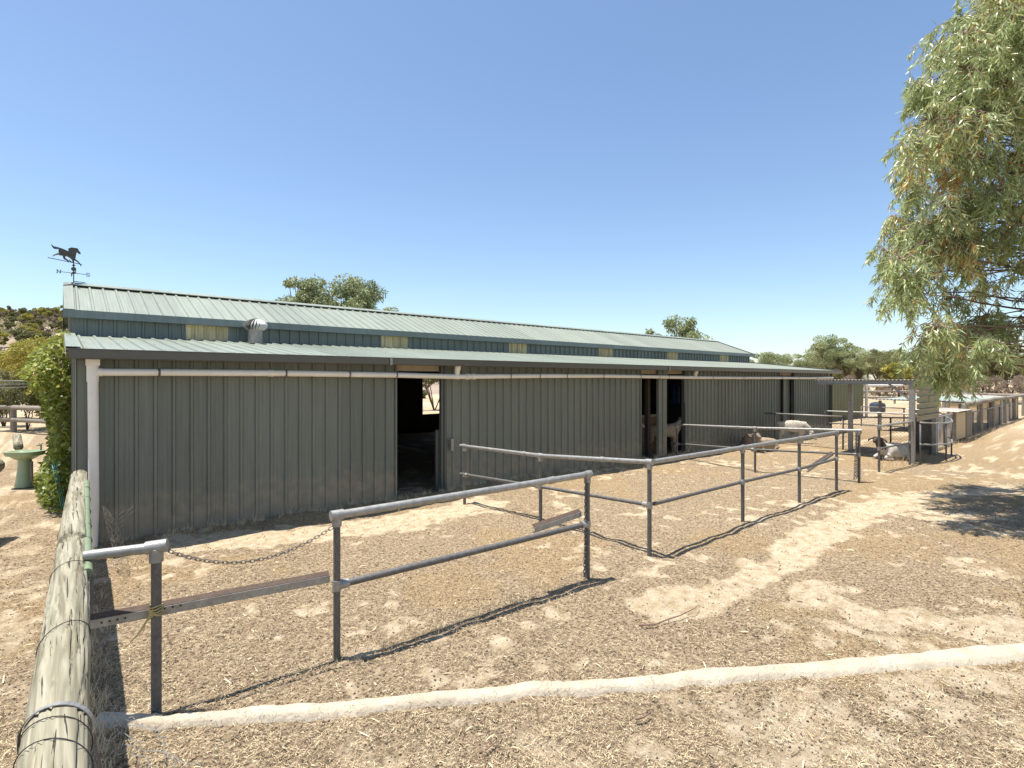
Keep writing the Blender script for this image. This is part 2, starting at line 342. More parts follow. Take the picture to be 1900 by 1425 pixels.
def ground_material():
    m = bpy.data.materials.new('dry_sandy_ground'); m.use_nodes = True
    nt = m.node_tree; N = nt.nodes; Lk = nt.links; b = N['Principled BSDF']; b.inputs['Roughness'].default_value = 0.95; b.inputs['Specular IOR Level'].default_value = 0.1
    tc = N.new('ShaderNodeTexCoord')
    def noise(sc, det=6, ro=.6, dist=0):
        n = N.new('ShaderNodeTexNoise'); n.inputs['Scale'].default_value = sc; n.inputs['Detail'].default_value = det; n.inputs['Roughness'].default_value = ro; n.inputs['Distortion'].default_value = dist
        Lk.new(tc.outputs['Object'], n.inputs['Vector']); return n
    def ramp(src, stops):
        r = N.new('ShaderNodeValToRGB')
        while len(r.color_ramp.elements) < len(stops): r.color_ramp.elements.new(.5)
        for e, (p, c) in zip(r.color_ramp.elements, stops): e.position = p; e.color = rgba(c)
        Lk.new(src, r.inputs[0]); return r
    def mix(f, a, c, mode='MIX'):
        x = N.new('ShaderNodeMix'); x.data_type = 'RGBA'; x.blend_type = mode
        if isinstance(f, float): x.inputs[0].default_value = f
        else: Lk.new(f, x.inputs[0])
        Lk.new(a, x.inputs[6]); Lk.new(c, x.inputs[7]); return x.outputs[2]
    sand = ramp(noise(9, 8).outputs['Fac'], [(0.34, (0.45, 0.345, 0.215)), (0.5, (0.59, 0.475, 0.32)), (0.66, (0.68, 0.565, 0.40))])
    litter = ramp(noise(38, 9, .75, .4).outputs['Fac'], [(0.37, (0.085, 0.062, 0.042)), (0.45, (0.26, 0.192, 0.122)), (0.54, (0.46, 0.355, 0.23)), (0.70, (0.62, 0.50, 0.335))])
    straw = ramp(noise(55, 8, .7, 1.2).outputs['Fac'], [(0.37, (0.13, 0.09, 0.05)), (0.5, (0.40, 0.292, 0.168)), (0.66, (0.62, 0.475, 0.29))])
    a1 = N.new('ShaderNodeAttribute'); a1.attribute_name = 'sand'; a2 = N.new('ShaderNodeAttribute'); a2.attribute_name = 'straw'
    nb = noise(15, 12, .9, .8)
    def jitter(att, lo, hi):
        ad = N.new('ShaderNodeMath'); ad.operation = 'ADD'; Lk.new(att.outputs['Fac'], ad.inputs[0]); Lk.new(nb.outputs['Fac'], ad.inputs[1])
        mr = N.new('ShaderNodeMapRange'); mr.interpolation_type = 'SMOOTHSTEP'; mr.inputs[1].default_value = lo; mr.inputs[2].default_value = hi
        Lk.new(ad.outputs[0], mr.inputs[0]); return mr.outputs[0]
    c = mix(jitter(a2, 0.85, 1.25), litter.outputs[0], straw.outputs[0])
    cl = ramp(noise(22, 10, .8, .3).outputs['Fac'], [(0.40, (0.50, 0.46, 0.43)), (0.52, (1, 1, 1))]); c = mix(0.7, c, cl.outputs[0], 'MULTIPLY')
    sd = mix(0.35, sand.outputs[0], cl.outputs[0], 'MULTIPLY'); c = mix(jitter(a1, 0.80, 1.12), c, sd)
    # small dark droppings and grit
    vo = N.new('ShaderNodeTexVoronoi'); vo.inputs['Scale'].default_value = 42; Lk.new(tc.outputs['Object'], vo.inputs['Vector'])
    gr = ramp(vo.outputs['Distance'], [(0.10, (0.45, 0.42, 0.40)), (0.20, (1, 1, 1))])
    c = mix(0.25, c, gr.outputs[0], 'MULTIPLY')
    big = ramp(noise(0.35, 5).outputs['Fac'], [(0.3, (0.86, 0.83, 0.79)), (0.7, (1, 1, 1))])
    c = mix(0.4, c, big.outputs[0], 'MULTIPLY')
    Lk.new(c, b.inputs['Base Color'])
    nh = noise(60, 10, .8); nh2 = noise(13, 8, .65)
    hm = N.new('ShaderNodeMath'); hm.operation = 'MULTIPLY_ADD'; hm.inputs[1].default_value = 2.2; Lk.new(nh2.outputs['Fac'], hm.inputs[0]); Lk.new(nh.outputs['Fac'], hm.inputs[2])
    bp = N.new('ShaderNodeBump'); bp.inputs['Strength'].default_value = 1.0; bp.inputs['Distance'].default_value = 0.022
    Lk.new(hm.outputs[0], bp.inputs['Height']); Lk.new(bp.outputs[0], b.inputs['Normal'])
    return m
gm = ground_material()
ground = structure(np_mesh('ground', vv, ff, gm))
for nm, fn in (('sand', sand_mask), ('straw', straw_mask)):
    at = ground.data.attributes.new(nm, 'FLOAT', 'POINT'); at.data.foreach_set('value', fn(X, Y).astype(np.float32).ravel())

# ---- litter lying on the ground: straw bits, gum leaves, droppings (uncountable)
straw_m = tint_mat('dry_straw_bits', [(0, (0.09, 0.065, 0.04)), (0.3, (0.31, 0.225, 0.138)), (0.65, (0.57, 0.44, 0.265)), (1, (0.80, 0.67, 0.44))], 0.8)
drop_m = mat('dark_dry_droppings', (0.17, 0.12, 0.08), 0.9, 0, (0.07, 0.05, 0.035), 30, 1)
def ground_samples(n, zlo, zhi, power=1.0):
    u = rng.uniform(0, 1, n); z = zlo * (zhi / zlo) ** u if power == 1.0 else zlo + (zhi - zlo) * u
    a = rng.uniform(-1.12, 1.12, n)
    return z * (FX + FY * a), z * (FY - FX * a)
def outside_barn(x, y): return ~((x > 0.0) & (x < 22.3) & (y > 7.9) & (y < 17.2))
KPX = [(186, 1338), (300, 1341), (390, 1331), (520, 1325), (650, 1312), (800, 1302), (950, 1284), (1100, 1276), (1300, 1256), (1450, 1246), (1600, 1233), (1750, 1222), (1900, 1212), (2150, 1190)]
KERB = [G(*p) for p in KPX]
def litter(name, n, zlo, zhi, L, W, keep, tlo, thi, lift=0.012, up=0.16):
    x, y = ground_samples(n, zlo, zhi); k = keep(x, y) > rng.uniform(0, 1, n)
    k &= outside_barn(x, y); x = x[k]; y = y[k]; n = len(x)
    zz = height(x, y) + rng.uniform(0.001, lift, n); kd = seg_dist(x, y, KERB) < .085; zz = np.where(kd, np.where(rng.uniform(0, 1, n) < .10, zz + .043, zz - .004), zz)
    cen = np.stack([x, y, zz], 1)
    th = rng.uniform(0, 2 * np.pi, n); d = np.stack([np.cos(th), np.sin(th), rng.normal(0, up, n)], 1)
    side = np.stack([rng.normal(0, .35, n), rng.normal(0, .35, n), np.ones(n)], 1)
    v = leaf_arrays(cen, d, rng.uniform(L[0], L[1], n), rng.uniform(W[0], W[1], n), 0.35, side=side)
    o = leaf_mesh(name, v, np.clip(rng.normal((tlo + thi) / 2, (thi - tlo) / 2.4, n), 0, 1), straw_m)
    o['kind'] = 'stuff'; return o
lit = litter('straw_litter', 950000, 1.9, 24, (0.008, 0.042), (0.0011, 0.0026), lambda x, y: np.clip(1.03 - sstep(.30, .70, sand_mask(x, y) + (fbm(x * 8, y * 8, 201, 3) - .5) * 1.1), 0.08, 1) * (0.25 + 0.75 * sstep(.36, .60, fbm(x * 7, y * 7, 44, 3))), 0.0, 0.9)
lit['label'] = 'short bits of straw and dry grass scattered over the yard'
lf = litter('fallen_leaves', 2600, 2.0, 14, (0.03, 0.10), (0.004, 0.010), lambda x, y: 0.35 + 0.65 * sstep(0.3, 0.7, fbm(x * .8, y * .8, 77, 3)), 0.2, 1.0, 0.02)
lf['label'] = 'long dry gum leaves fallen on the sand'
l2 = litter('loose_straw', 120000, 1.9, 16, (0.02, 0.07), (0.0012, 0.0026), lambda x, y: sstep(.56, .70, fbm(x * 2.6, y * 2.6, 144, 4)) * (1 - .8 * sand_mask(x, y)), 0.3, 1.0, 0.03, .3)
l2['label'] = 'heaped loose straw clumps on the litter'
def pellets(n):
    x, y = ground_samples(n, 2.0, 16); k = outside_barn(x, y) & ((0.25 + 0.75 * sstep(.35, .6, fbm(x * 2.3, y * 2.3, 91, 3))) > rng.uniform(0, 1, n)); x = x[k]; y = y[k]; n = len(x)
    r = (0.0022 + 0.0048 * rng.uniform(0, 1, n) ** 2)[:, None]; c = np.stack([x, y, height(x, y) + 0.004], 1)
    th = rng.uniform(0, 6.28, n); ax = np.stack([np.cos(th), np.sin(th), np.zeros(n)], 1); ay = np.stack([-np.sin(th), np.cos(th), np.zeros(n)], 1); az = np.tile([0, 0, 1.0], (n, 1))
    v = np.stack([c + ax * r * 1.5, c - ax * r * 1.5, c + ay * r, c - ay * r, c + az * r, c - az * r], 1).reshape(-1, 3)
    b = (np.arange(n) * 6)[:, None, None]; T = np.array([[0,2,4],[2,1,4],[1,3,4],[3,0,4],[2,0,5],[1,2,5],[3,1,5],[0,3,5]])[None]
    return np_mesh('droppings', v, (b + T).reshape(-1, 3), drop_m)
pl = pellets(34000); pl['kind'] = 'stuff'; pl['label'] = 'dark sheep droppings and grit strewn over the yard'
# standing dry grass tufts: along wall foot, fence feet
def tufts():
    C = []
    for i in range(520):
        x = rng.uniform(0.3, 22); C.append((x, 7.66 - abs(rng.normal(0, .10)), rng.uniform(.05, .14)))
    for i in range(160):
        p = G(rng.uniform(950, 1350), rng.uniform(868, 900)); C.append((p.x, p.y, rng.uniform(.04, .12)))
    for i in range(420):
        y = rng.uniform(1.6, 7.3); C.append((0.12 + rng.normal(0, .07), y, rng.uniform(.04, .12)))
    for i in range(70):
        p = G(rng.uniform(640, 1000), 1215 - rng.uniform(0, 110)); q = G(625 + 465 * i / 70., 1220 - 147 * i / 70.)
        C.append((q.x + rng.normal(0, .08), q.y - .05 + rng.normal(0, .08), rng.uniform(.03, .09)))
    for i in range(260):
        x = rng.uniform(13, 36); C.append((x, 3.75 + rng.normal(0, .12), rng.uniform(.06, .22)))
    cen = []; d = []; L = []
    for (x, y, h) in C:
        for k in range(9):
            cen.append((x + rng.normal(0, .025), y + rng.normal(0, .025), 0)); d.append((rng.normal(0, .45), rng.normal(0, .45), 1)); L.append(h * rng.uniform(.6, 1.3))
    cen = np.array(cen); cen[:, 2] = height(cen[:, 0], cen[:, 1]) - .003
    v = leaf_arrays(cen, np.array(d), np.array(L), np.full(len(L), .0032), .3)
    o = leaf_mesh('dry_grass', v, rng.uniform(.45, 1, len(L)), straw_m); o['kind'] = 'stuff'; o['label'] = 'thin dry grass stalks along wall and fence feet'
tufts()

# ---- pale concrete edging strip
def kerb():
    px = [(186, 1338), (300, 1341), (390, 1331), (520, 1325), (650, 1312), (800, 1302), (950, 1284), (1100, 1276), (1300, 1256), (1450, 1246), (1600, 1233), (1750, 1222), (1900, 1212), (2150, 1190)]
    pts = KERB; dense = []
    for a, b in zip(pts[:-1], pts[1:]):
        for k in range(14): dense.append(a.lerp(b, k / 14))
    vs = []; fs = []; m = 9
    for i, p in enumerate(dense):
        d = (dense[min(i + 1, len(dense) - 1)] - dense[max(i - 1, 0)]).normalized(); s = Vector((-d.y, d.x, 0))
        w = 0.048 + 0.011 * max(0, p.x) + 0.022 * (float(vnoise(i * .09, 1.0, 3)) - .5) + .012 * (float(vnoise(i * .6, 4.0, 8)) - .5) 
        g = float(height(np.array(p.x), np.array(p.y)))
        for k in range(m):
            t = -1 + 2 * k / (m - 1); hh = 0.052 * (1 - abs(t) ** 5.0) - 0.010 + 0.006 * (float(vnoise(i * .5, k * .8, 12)) - .5)
            q = p + s * (t * w); vs.append((q.x, q.y, g + hh))
    for i in range(len(dense) - 1):
        for k in range(m - 1):
            a = i * m + k; fs.append((a, a + m, a + m + 1, a + 1))
    mb = MB(); mb.add(vs, fs); structure(mb.build('kerb', kerb_m, None, True))
kerb()

# ------------------------------------------------------------------ sheet steel
def profile(L, per=0.19, kind='trap', h=0.026, start=0.0):
    P = []
    if kind == 'trap':
        base = [(0, 0), (.045, 0), (.0475, .002), (.0525, .002), (.055, 0), (.085, 0), (.0875, .002), (.0925, .002), (.095, 0), (.135, 0), (.147, h), (.172, h), (.184, 0)]
        base = [(s * per / .19, q) for s, q in base]
    else:
        base = [(per * k / 8, h / 2 - h / 2 * math.cos(2 * math.pi * k / 8)) for k in range(8)]
    s0 = -start
    while s0 < L:
        for s, q in base:
            if 0 <= s0 + s <= L: P.append((s0 + s, q))
        s0 += per
    if P[-1][0] < L - 1e-4: P.append((L, 0))
    if P[0][0] > 1e-4: P.insert(0, (0, 0))
    return P
def sheet(mb, o, along, L, lo, hi, nrm, per=.19, kind='trap', h=.026, start=0, mi=0):
    """lo(s), hi(s): vectors added to o+along*s for the two long ends"""
    o = Vector(o); along = Vector(along).normalized(); nrm = Vector(nrm).normalized()
    P = profile(L, per, kind, h, start); vs = []
    for s, q in P:
        b = o + along * s + nrm * q; vs.append(b + Vector(lo(s))); vs.append(b + Vector(hi(s)))
    fs = [(2 * i, 2 * i + 2, 2 * i + 3, 2 * i + 1) for i in range(len(P) - 1)]
    mb.add(vs, fs, mi); return mb

# ------------------------------------------------------------------ the barn
YW, YC, YR = 7.75, 10.9, 12.45; YC2, YB = 2 * YR - YC, 2 * YR - YW
XA, XB = 0.16, 22.2
def wx(px, Y=YW): return onY(px, 705, Y).x
barn = thing('barn', 'long grey-green steel barn with raised ridge roof and open doorways onto the yard', 'barn', (XA, YW, 0))
def roofz_low(y): return 2.215 + (y - 7.5) * (2.60 - 2.215) / (YC - 7.5)
d1, d2, d3, d4 = (wx(732), wx(827)), (wx(1187), wx(1271)), (wx(1445), wx(1473)), (wx(1535), XB)
segs = [(XA, d1[0]), (d1[1], d2[0]), (d2[1], d3[0]), (d3[1], d4[0])]
for i, (a, b) in enumerate(segs):
    m = MB(); sheet(m, (a, YW, 0), (1, 0, 0), b - a, lambda s: (0, 0, -.05), lambda s: (0, 0, 2.16), (0, -1, 0), start=0.02 if i else 0.0)
    w = m.build('wall', wall_m, barn)
    # screws
    sc = MB(); x = a + .16
    while x < b - .03:
        for z in (.62, 1.32, 2.04): sc.tube([(x, YW - .026, z), (x, YW - .031, z)], .0045, 6)
        x += .38
    so_ = sc.build('screw_heads', galv, w); so_['kind'] = 'stuff'
    if i > 0: f = MB(); f.box((a - .045, YW - .035, -.05), (a - .002, YW + .07, 2.14)); f.build('door_jamb', fascia_m, barn)
    f = MB(); f.box((b + .002, YW - .03, -.05), (b + .03, YW + .02, 2.14)); f.build('edge_trim', wall_m, barn)
# corner flashing
m = MB(); m.box((XA - .012, YW - .045, -.05), (XA + .10, YW - .030, 2.13)); m.box((XA - .018, YW - .045, -.05), (XA - .006, YW + .1, 2.13)); m.build('corner_flashing', wall_m, barn)
# middle panel post of doorway 2
m = MB(); px0, px1 = wx(1221), wx(1236); m.box((px0, YW - .02, -.05), (px1, YW + .05, 2.14)); m.box((px0 + .16, YW - .035, -.05), (px0 + .20, YW - .02, 2.13)); m.build('door_post', wall_m, barn)
# end walls with stepped gable outline
def topz(y):
    if y > YR: y = 2 * YR - y
    return roofz_low(y) - .03 if y < YC else 2.98 + (y - YC) * (3.60 - 2.98) / (YR - YC)
for xx, nrm in ((XA, (-1, 0, 0)), (XB, (1, 0, 0))):
    m = MB()
    for y0, y1 in ((YW, YC), (YC, YC2), (YC2, YB)):
        e = 1e-4; sheet(m, (xx, y0 + e, 0), (0, 1, 0), y1 - y0 - 2 * e, lambda s: (0, 0, -.05), lambda s, y0=y0: (0, 0, topz(min(max(y0 + s + e, y0 + e), 99))), nrm)
    m.build('end_wall', wall_m, barn)
# clerestory walls with fibreglass light panels
lp = [(345, 423), (707, 756), (944, 977), (1111, 1136), (1238, 1257), (1336, 1351)]
cuts = [(wx(a, YC), wx(b, YC)) for a, b in lp]; x = XA
m = MB()
for a, b in cuts + [(XB, XB)]:
    sheet(m, (x, YC, 0), (1, 0, 0), a - x, lambda s: (0, 0, 2.52), lambda s: (0, 0, 2.94), (0, -1, 0)); x = b
m.build('upper_wall', clere_m, barn)
for a, b in cuts:
    m = MB(); sheet(m, (a, YC - .004, 0), (1, 0, 0), b - a, lambda s: (0, 0, 2.52), lambda s: (0, 0, 2.925), (0, -1, 0), start=.05); m.build('light_panel', fibre, barn)
m = MB(); sheet(m, (XA, YC2, 0), (1, 0, 0), XB - XA, lambda s: (0, 0, 2.52), lambda s: (0, 0, 2.94), (0, 1, 0)); m.build('upper_wall', clere_m, barn)
# roofs
XE, XF = 0.07, 22.27
low = MB(); sheet(low, (XE, 7.50, 2.215), (1, 0, 0), XF - XE, lambda s: (0, 0, 0), lambda s: (0, YC - .03 - 7.50, 2.60 - 2.215), (0, -.11, 1), h=.021)
sheet(low, (XE, 2 * YR - 7.50, 2.215), (1, 0, 0), XF - XE, lambda s: (0, 0, 0), lambda s: (0, -(YC - .03 - 7.50), 2.60 - 2.215), (0, .11, 1))
lr_ = low.build('lower_roof', roof_m, barn)
def roof_screws(y0, z0, y1, z1, rows, parent):
    m = MB(); k = 0; x = XE + .1595
    while x < XF:
        for r in rows:
            y = y0 + (y1 - y0) * r; z = z0 + (z1 - z0) * r + .026; m.tube([(x, y, z - .005), (x, y, z + .0)], .005, 6)
        x += .38
    o = m.build('roof_screws', galv2, parent); o['kind'] = 'stuff'
roof_screws(7.50, 2.215, YC - .03, 2.60, (.06, .36, .66, .94), lr_)
up = MB(); sheet(up, (XE, YC - .16, 2.955), (1, 0, 0), XF - XE, lambda s: (0, 0, 0), lambda s: (0, YR - YC + .16, 3.60 - 2.955), (0, -.37, 1), h=.022)
sheet(up, (XE, 2 * YR - YC + .16, 2.955), (1, 0, 0), XF - XE, lambda s: (0, 0, 0), lambda s: (0, -(YR - YC + .16), 3.60 - 2.955), (0, .37, 1))
ur_ = up.build('upper_roof', roof_m, barn); roof_screws(YC - .16, 2.955, YR, 3.60, (.10, .5, .85), ur_)
cap = MB(); 
for sg in (1, -1):
    yk = lambda y: YR + (y - YR) * sg
    cap.add([(XE - .01, yk(YR), 3.650), (XF + .01, yk(YR), 3.650), (XF + .01, yk(YR - .16), 3.590), (XE - .01, yk(YR - .16), 3.590), (XE - .01, yk(YR - .16), 3.578), (XF + .01, yk(YR - .16), 3.578)], [(0, 1, 2, 3), (3, 2, 5, 4)])
cap.build('ridge_cap', roof_m, barn)
for xx in (XE - .015, XF + .015):
    for sg in (1, -1):
        yk = lambda y: YR + (y - YR) * sg
        w = .13 if xx < 1 else -.13; bg_ = MB()
        a = [(xx, yk(YC - .17), 2.995), (xx, yk(YR), 3.642), (xx + w, yk(YR), 3.642), (xx + w, yk(YC - .17), 2.995)]
        bg_.add(a + [(p[0], p[1], p[2] - .13) for p in a[:2]], [(0, 1, 2, 3), (0, 4, 5, 1)])
        bg_.build('barge_cap', roof_m, barn); bg_ = MB()
        a = [(xx, yk(7.49), 2.262), (xx, yk(YC), 2.648), (xx + w, yk(YC), 2.648), (xx + w, yk(7.49), 2.262)]
        bg_.add(a + [(p[0], p[1], p[2] - .13) for p in a[:2]], [(0, 1, 2, 3), (0, 4, 5, 1)])
        bg_.build('barge_cap', roof_m, barn)
for yy in (YC - .19, 2 * YR - YC + .06):
    m = MB(); m.box((XE - .02, yy, 2.865), (XF + .02, yy + .13, 2.985)); m.build('fascia', clere_m, barn)
# quad gutter (front): profile extruded
for (y0, sg) in ((2 * YR - 7.52, 1), (7.52, -1)):
    g = MB()
    pr = [(0, 2.13), (.085, 2.13), (.095, 2.14), (.10, 2.225), (.107, 2.232), (.107, 2.24), (.088, 2.24), (.088, 2.15), (.005, 2.145), (.005, 2.20), (0, 2.20)]
    for x0, x1 in ((XE, XF),):
        vs = []
        for xx in (x0, x1 - .002): vs += [(xx, y0 + sg * p[0], p[1]) for p in pr]
        n = len(pr); g.add(vs, [(i, (i + 1) % n, n + (i + 1) % n, n + i) for i in range(n)] + [tuple(range(n)), tuple(range(2 * n - 1, n - 1, -1))])
    gut = g.build('gutter', fascia_m, barn)
for px in (724, 1240):
    m = MB(); m.box((wx(px, 7.45) - .02, 7.406, 2.126), (wx(px, 7.45) + .02, 7.412, 2.244)); m.build('gutter_joiner', galv, gut)
# PVC drain line below the gutter
YP = 7.60
hp = [(172, 690.5), (300, 691), (530, 692.5), (650, 694.5), (740, 696), (850, 699), (880, 698.5), (1000, 697.5), (1118, 697.5), (1187, 698.5), (1290, 700.5), (1380, 701), (1450, 701), (1500, 701.5), (1545, 700.5)]
pts = [onY(a, b, YP) for a, b in hp]
m = MB(); m.tube(pts, .043, 14); drain = m.build('drain_pipe', pvc, barn, True, auto=50)
for px in (184, 503, 848, 868, 878, 1237, 1290, 1410):
    m = MB()
    p = onY(px, 700, YP); xs_ = [q.x for q in pts]; z = float(np.interp(p.x, xs_, [q.z for q in pts]))
    m.tube([(p.x - .03, YP, z), (p.x + .03, YP, z)], .0475 if px < 868 or px > 900 else .055, 14); m.build('pipe_collar', pvc, drain, True, auto=50)
for px in (295, 530, 648, 735, 946, 1000, 1050, 1118, 1187, 1222, 1239, 1321, 1378, 1409, 1450, 1480, 1515):
    p = onY(px, 700, YP); z = float(np.interp(p.x, xs_, [q.z for q in pts])); m = MB()
    m.tube([(p.x - .012, YP, z), (p.x + .012, YP, z)], .0462, 12, False); m.box((p.x - .012, YP - .004, z + .045), (p.x + .012, YP, 2.14)); m.build('hanger_strap', galv2, drain)
for px in (848, 1290):
    m = MB(); p = onY(px, 700, YP); m.tube([(p.x, YP, 1.99), (p.x, YP, 2.09)], .045, 14); m.tube([(p.x, YP - .01, 2.06), (p.x, YP - .03, 2.14)], .052, 14); m.build('pipe_outlet', pvc, drain, True, auto=40)
dp = onY(172, 700, 7.60)
m = MB(); m.tube([(dp.x, 7.60, -.05), (dp.x + .01, 7.60, .5), (dp.x + .006, 7.60, 1.4), (dp.x, 7.60, 2.11)], [.044, .05, .05, .05], 18)
m.tube([(dp.x, 7.6, 1.88), (dp.x, 7.6, 2.06)], .056, 18); m.box((dp.x - .062, 7.535, 2.06), (dp.x + .062, 7.665, 2.128)); m.build('downpipe', pvc, barn, True, auto=40)
# roof vent
vx = onY(474, 640, 10.55); vz = roofz_low(10.55)
vent = MB(); vent.lathe((vx.x, 10.55, vz - .02), [(.125, 0), (.125, .26), (.13, .28)], 24); vo_ = vent.build('roof_vent', galv, barn, True, auto=30)
fins = MB(); nf = 22
for k in range(nf):
    pr = []
    for j in range(9):
        t = j / 8; r = float(np.interp(t, [0, .12, .3, .5, .7, .85, 1], [.135, .168, .192, .190, .160, .115, .055])); z = vz + .25 + .20 * t ** .9
        pr.append((max(r, .03), z, k * 2 * math.pi / nf + t * .25))
    vs = []
    for r, z, a in pr:
        for da, dr in ((-.095, -.022), (0.085, .014)): vs.append((vx.x + (r + dr) * math.cos(a + da), 10.55 + (r + dr) * math.sin(a + da), z))
    fins.add(vs, [(2 * j, 2 * j + 1, 2 * j + 3, 2 * j + 2) for j in range(8)])
fins.build('turbine_vanes', mat('bright_aluminium', (.62, .62, .60), .5, .15, (.45, .45, .43), 12, 1), vo_, True)
core = MB(); core.lathe((vx.x, 10.55, vz + .24), [(.12, 0), (.15, .07), (.12, .15), (.05, .205)], 20); core.lathe((vx.x, 10.55, vz + .44), [(.06, 0), (.055, .018), (.01, .028)], 20); core.build('turbine_core', galv2, vo_, True)
fl = MB(); fl.box((vx.x - .20, 10.33, vz - .004), (vx.x + .20, 10.76, vz + .004)); fl.build('vent_flashing', kerb_m, vo_)
# interior: back wall with opening, posts, rafters, partitions, some added to darken it
bx0, bx1 = wx(784, YB), wx(784, YB) + 2.6
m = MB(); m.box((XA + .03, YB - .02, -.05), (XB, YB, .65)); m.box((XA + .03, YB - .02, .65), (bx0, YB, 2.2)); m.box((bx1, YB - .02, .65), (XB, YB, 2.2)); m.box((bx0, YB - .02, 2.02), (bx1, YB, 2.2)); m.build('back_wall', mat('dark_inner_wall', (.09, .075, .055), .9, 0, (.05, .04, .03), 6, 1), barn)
for xx in (3.6, 7.3, 11.0, 14.7, 18.4):
    for yy in (YW + .2, YC + .12, YC2 - .12): 
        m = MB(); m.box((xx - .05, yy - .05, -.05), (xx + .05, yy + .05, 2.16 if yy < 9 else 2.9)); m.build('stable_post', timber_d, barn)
m = MB(); m.box((XA + .1, YW + .06, 2.05), (XB - .05, YW + .11, 2.16)); m.build('head_beam', mat('pale_lintel_timber', (.45, .36, .26), .8, 0, (.33, .26, .18), 8, 1), barn)
for yy in (YC2,):
    m = MB(); m.box((XA + .3, yy - .03, .0), (7.0, yy, 2.4)); m.build('darkening_partition', timber_d, barn); m = MB(); m.box((12.6, yy - .03, 0), (XB - .3, yy, 2.4)); m.build('darkening_partition', timber_d, barn)  # walls added to keep the interior dark, gap left for the see-through opening
m = MB(); m.box((12.4, YC + .02, 0), (12.44, YC2, 2.3)); m.box((10.95, YC, 0), (17.2, YC + .04, 2.5)); m.build('darkening_stall_partition', timber_d, barn)  # also added to keep the barn interior dark
m = MB(); m.box((11.15, 8.40, 0), (12.3, 8.44, .95)); m.build('board_partition', osb, barn)
m = MB(); m.box((11.1, 8.37, .95), (12.4, 8.47, 1.0)); m.build('partition_rail', beige_pole, barn)
m = MB(); m.box((14.4, 9.8, 1.04), (16.4, 10.3, 1.08)); m.build('shelf', timber_d, barn)
m = MB(); a = onY(1452, 700, YW + 1.3); m.box((a.x, YW + 1.3, 0), (a.x + .55, YW + 1.34, 1.85)); m.build('inner_door', oldgreen, barn)
m = MB(); a = onY(1463, 700, YW + .12); m.box((d3[1] - .5, YW + .12, 0), (d3[1], YW + .15, 2.1)); m.build('sliding_door', wall_m, barn)
# door latch box and jamb of first doorway
m = MB(); a = onY(836, 825, YW - .04); m.box((a.x - .02, YW - .09, a.z - .1), (a.x + .03, YW - .03, a.z + .1)); m.build('latch_plate', galv, barn)
m = MB(); m.box((d1[1] - .10, YW - .015, -.05), (d1[1] - .047, YW + .05, 2.13)); m.box((d1[1] - .16, YW + .05, 0), (d1[1] - .10, YW + .09, 1.05)); m.build('sliding_door_edge', fascia_m, barn)
# conduit beside second doorway
m = MB(); a = onY(1269, 700, YW - .04); m.tube([(a.x, YW - .05, 2.05), (a.x, YW - .05, 1.33)], .017, 8); m.build('conduit', galv2, barn)

# blue drum
a = onY(1252, 731, 10.05)
m = MB(); m.lathe((a.x, 10.05, 1.08), [(.13, 0), (.155, .03), (.155, .22), (.15, .24), (.155, .26), (.155, .50), (.14, .60), (.09, .66), (.05, .67)], 24)
tag(m.build('drum', plastic_blue, None, True, auto=40), 'blue plastic drum standing on a shelf inside the second doorway', 'drum')

# ------------------------------------------------------------------ weathervane
wv = Vector((0.20, YR, 3.65)); vane = thing('weathervane', 'dark metal horse weathervane with compass letters on the near ridge end', 'weathervane', wv)
m = MB(); m.tube([wv, wv + Vector((0, 0, .40))], .008, 8); m.tube([wv + Vector((0, 0, .10)), wv + Vector((.0, 0, .02)), wv + Vector((.16, 0, .012))], .007, 6); m.tube([wv + Vector((-.03, -.12, -.03)), wv, wv + Vector((-.0, .12, -.03))], .008, 6); m.build('stand', bronze, vane)
m = MB(); 
def sphere_prof(r, n=8): return [(max(r * math.sin(math.pi * k / n), .001), r - r * math.cos(math.pi * k / n)) for k in range(n + 1)]
m.lathe(wv + Vector((0, 0, .20)), sphere_prof(.038), 14); m.lathe(wv + Vector((0, 0, .145)), sphere_prof(.024), 12); m.lathe(wv + Vector((0, 0, .292)), [(.02, 0), (.024, .012), (.008, .03)], 12); m.build('globe', bronze, vane, True)
dN = Vector((-.97, -.12, 0)).normalized(); dE = Vector((-dN.y, dN.x, 0))
zc = .165
def letter(name, strokes, c, ax):
    mm = MB(); 
    for st in strokes: mm.tube([c + ax * (x * .028) + Vector((0, 0, y * .028)) for x, y in st], .0062, 5)
    mm.build(name, bronze, vane)
Nst = [[(-.8, -1), (-.8, 1)], [(-.8, 1), (.8, -1)], [(.8, -1), (.8, 1)], [(-1.2, 1), (-.5, 1)], [(-1.2, -1), (-.4, -1)], [(.4, 1), (1.2, 1)]]
Sst = [[(.8, .55), (.8, .9), (.3, 1), (-.4, 1), (-.85, .6), (-.6, .15), (.5, -.15), (.85, -.55), (.5, -1), (-.4, -1), (-.8, -.9), (-.85, -.5)]]
Est = [[(-.7, -1), (-.7, 1)], [(-.9, 1), (.8, 1), (.8, .7)], [(-.7, 0), (.4, 0)], [(-.9, -1), (.8, -1), (.8, -.7)]]
Wst = [[(-1, 1), (-.5, -1), (0, .4), (.5, -1), (1, 1)], [(-1.3, 1), (-.7, 1)], [(.7, 1), (1.3, 1)]]
right = -dN
for st, d in ((Nst, dN), (Sst, -dN), (Est, dE), (Wst, -dE)):
    rod = MB(); rod.tube([wv + Vector((0, 0, zc)), wv + d * .175 + Vector((0, 0, zc))], .0055, 6); rod.build('compass_arm', bronze, vane)
    letter('compass_letter', st, wv + d * .205 + Vector((0, 0, zc)), right if st in (Nst, Sst) else dE)
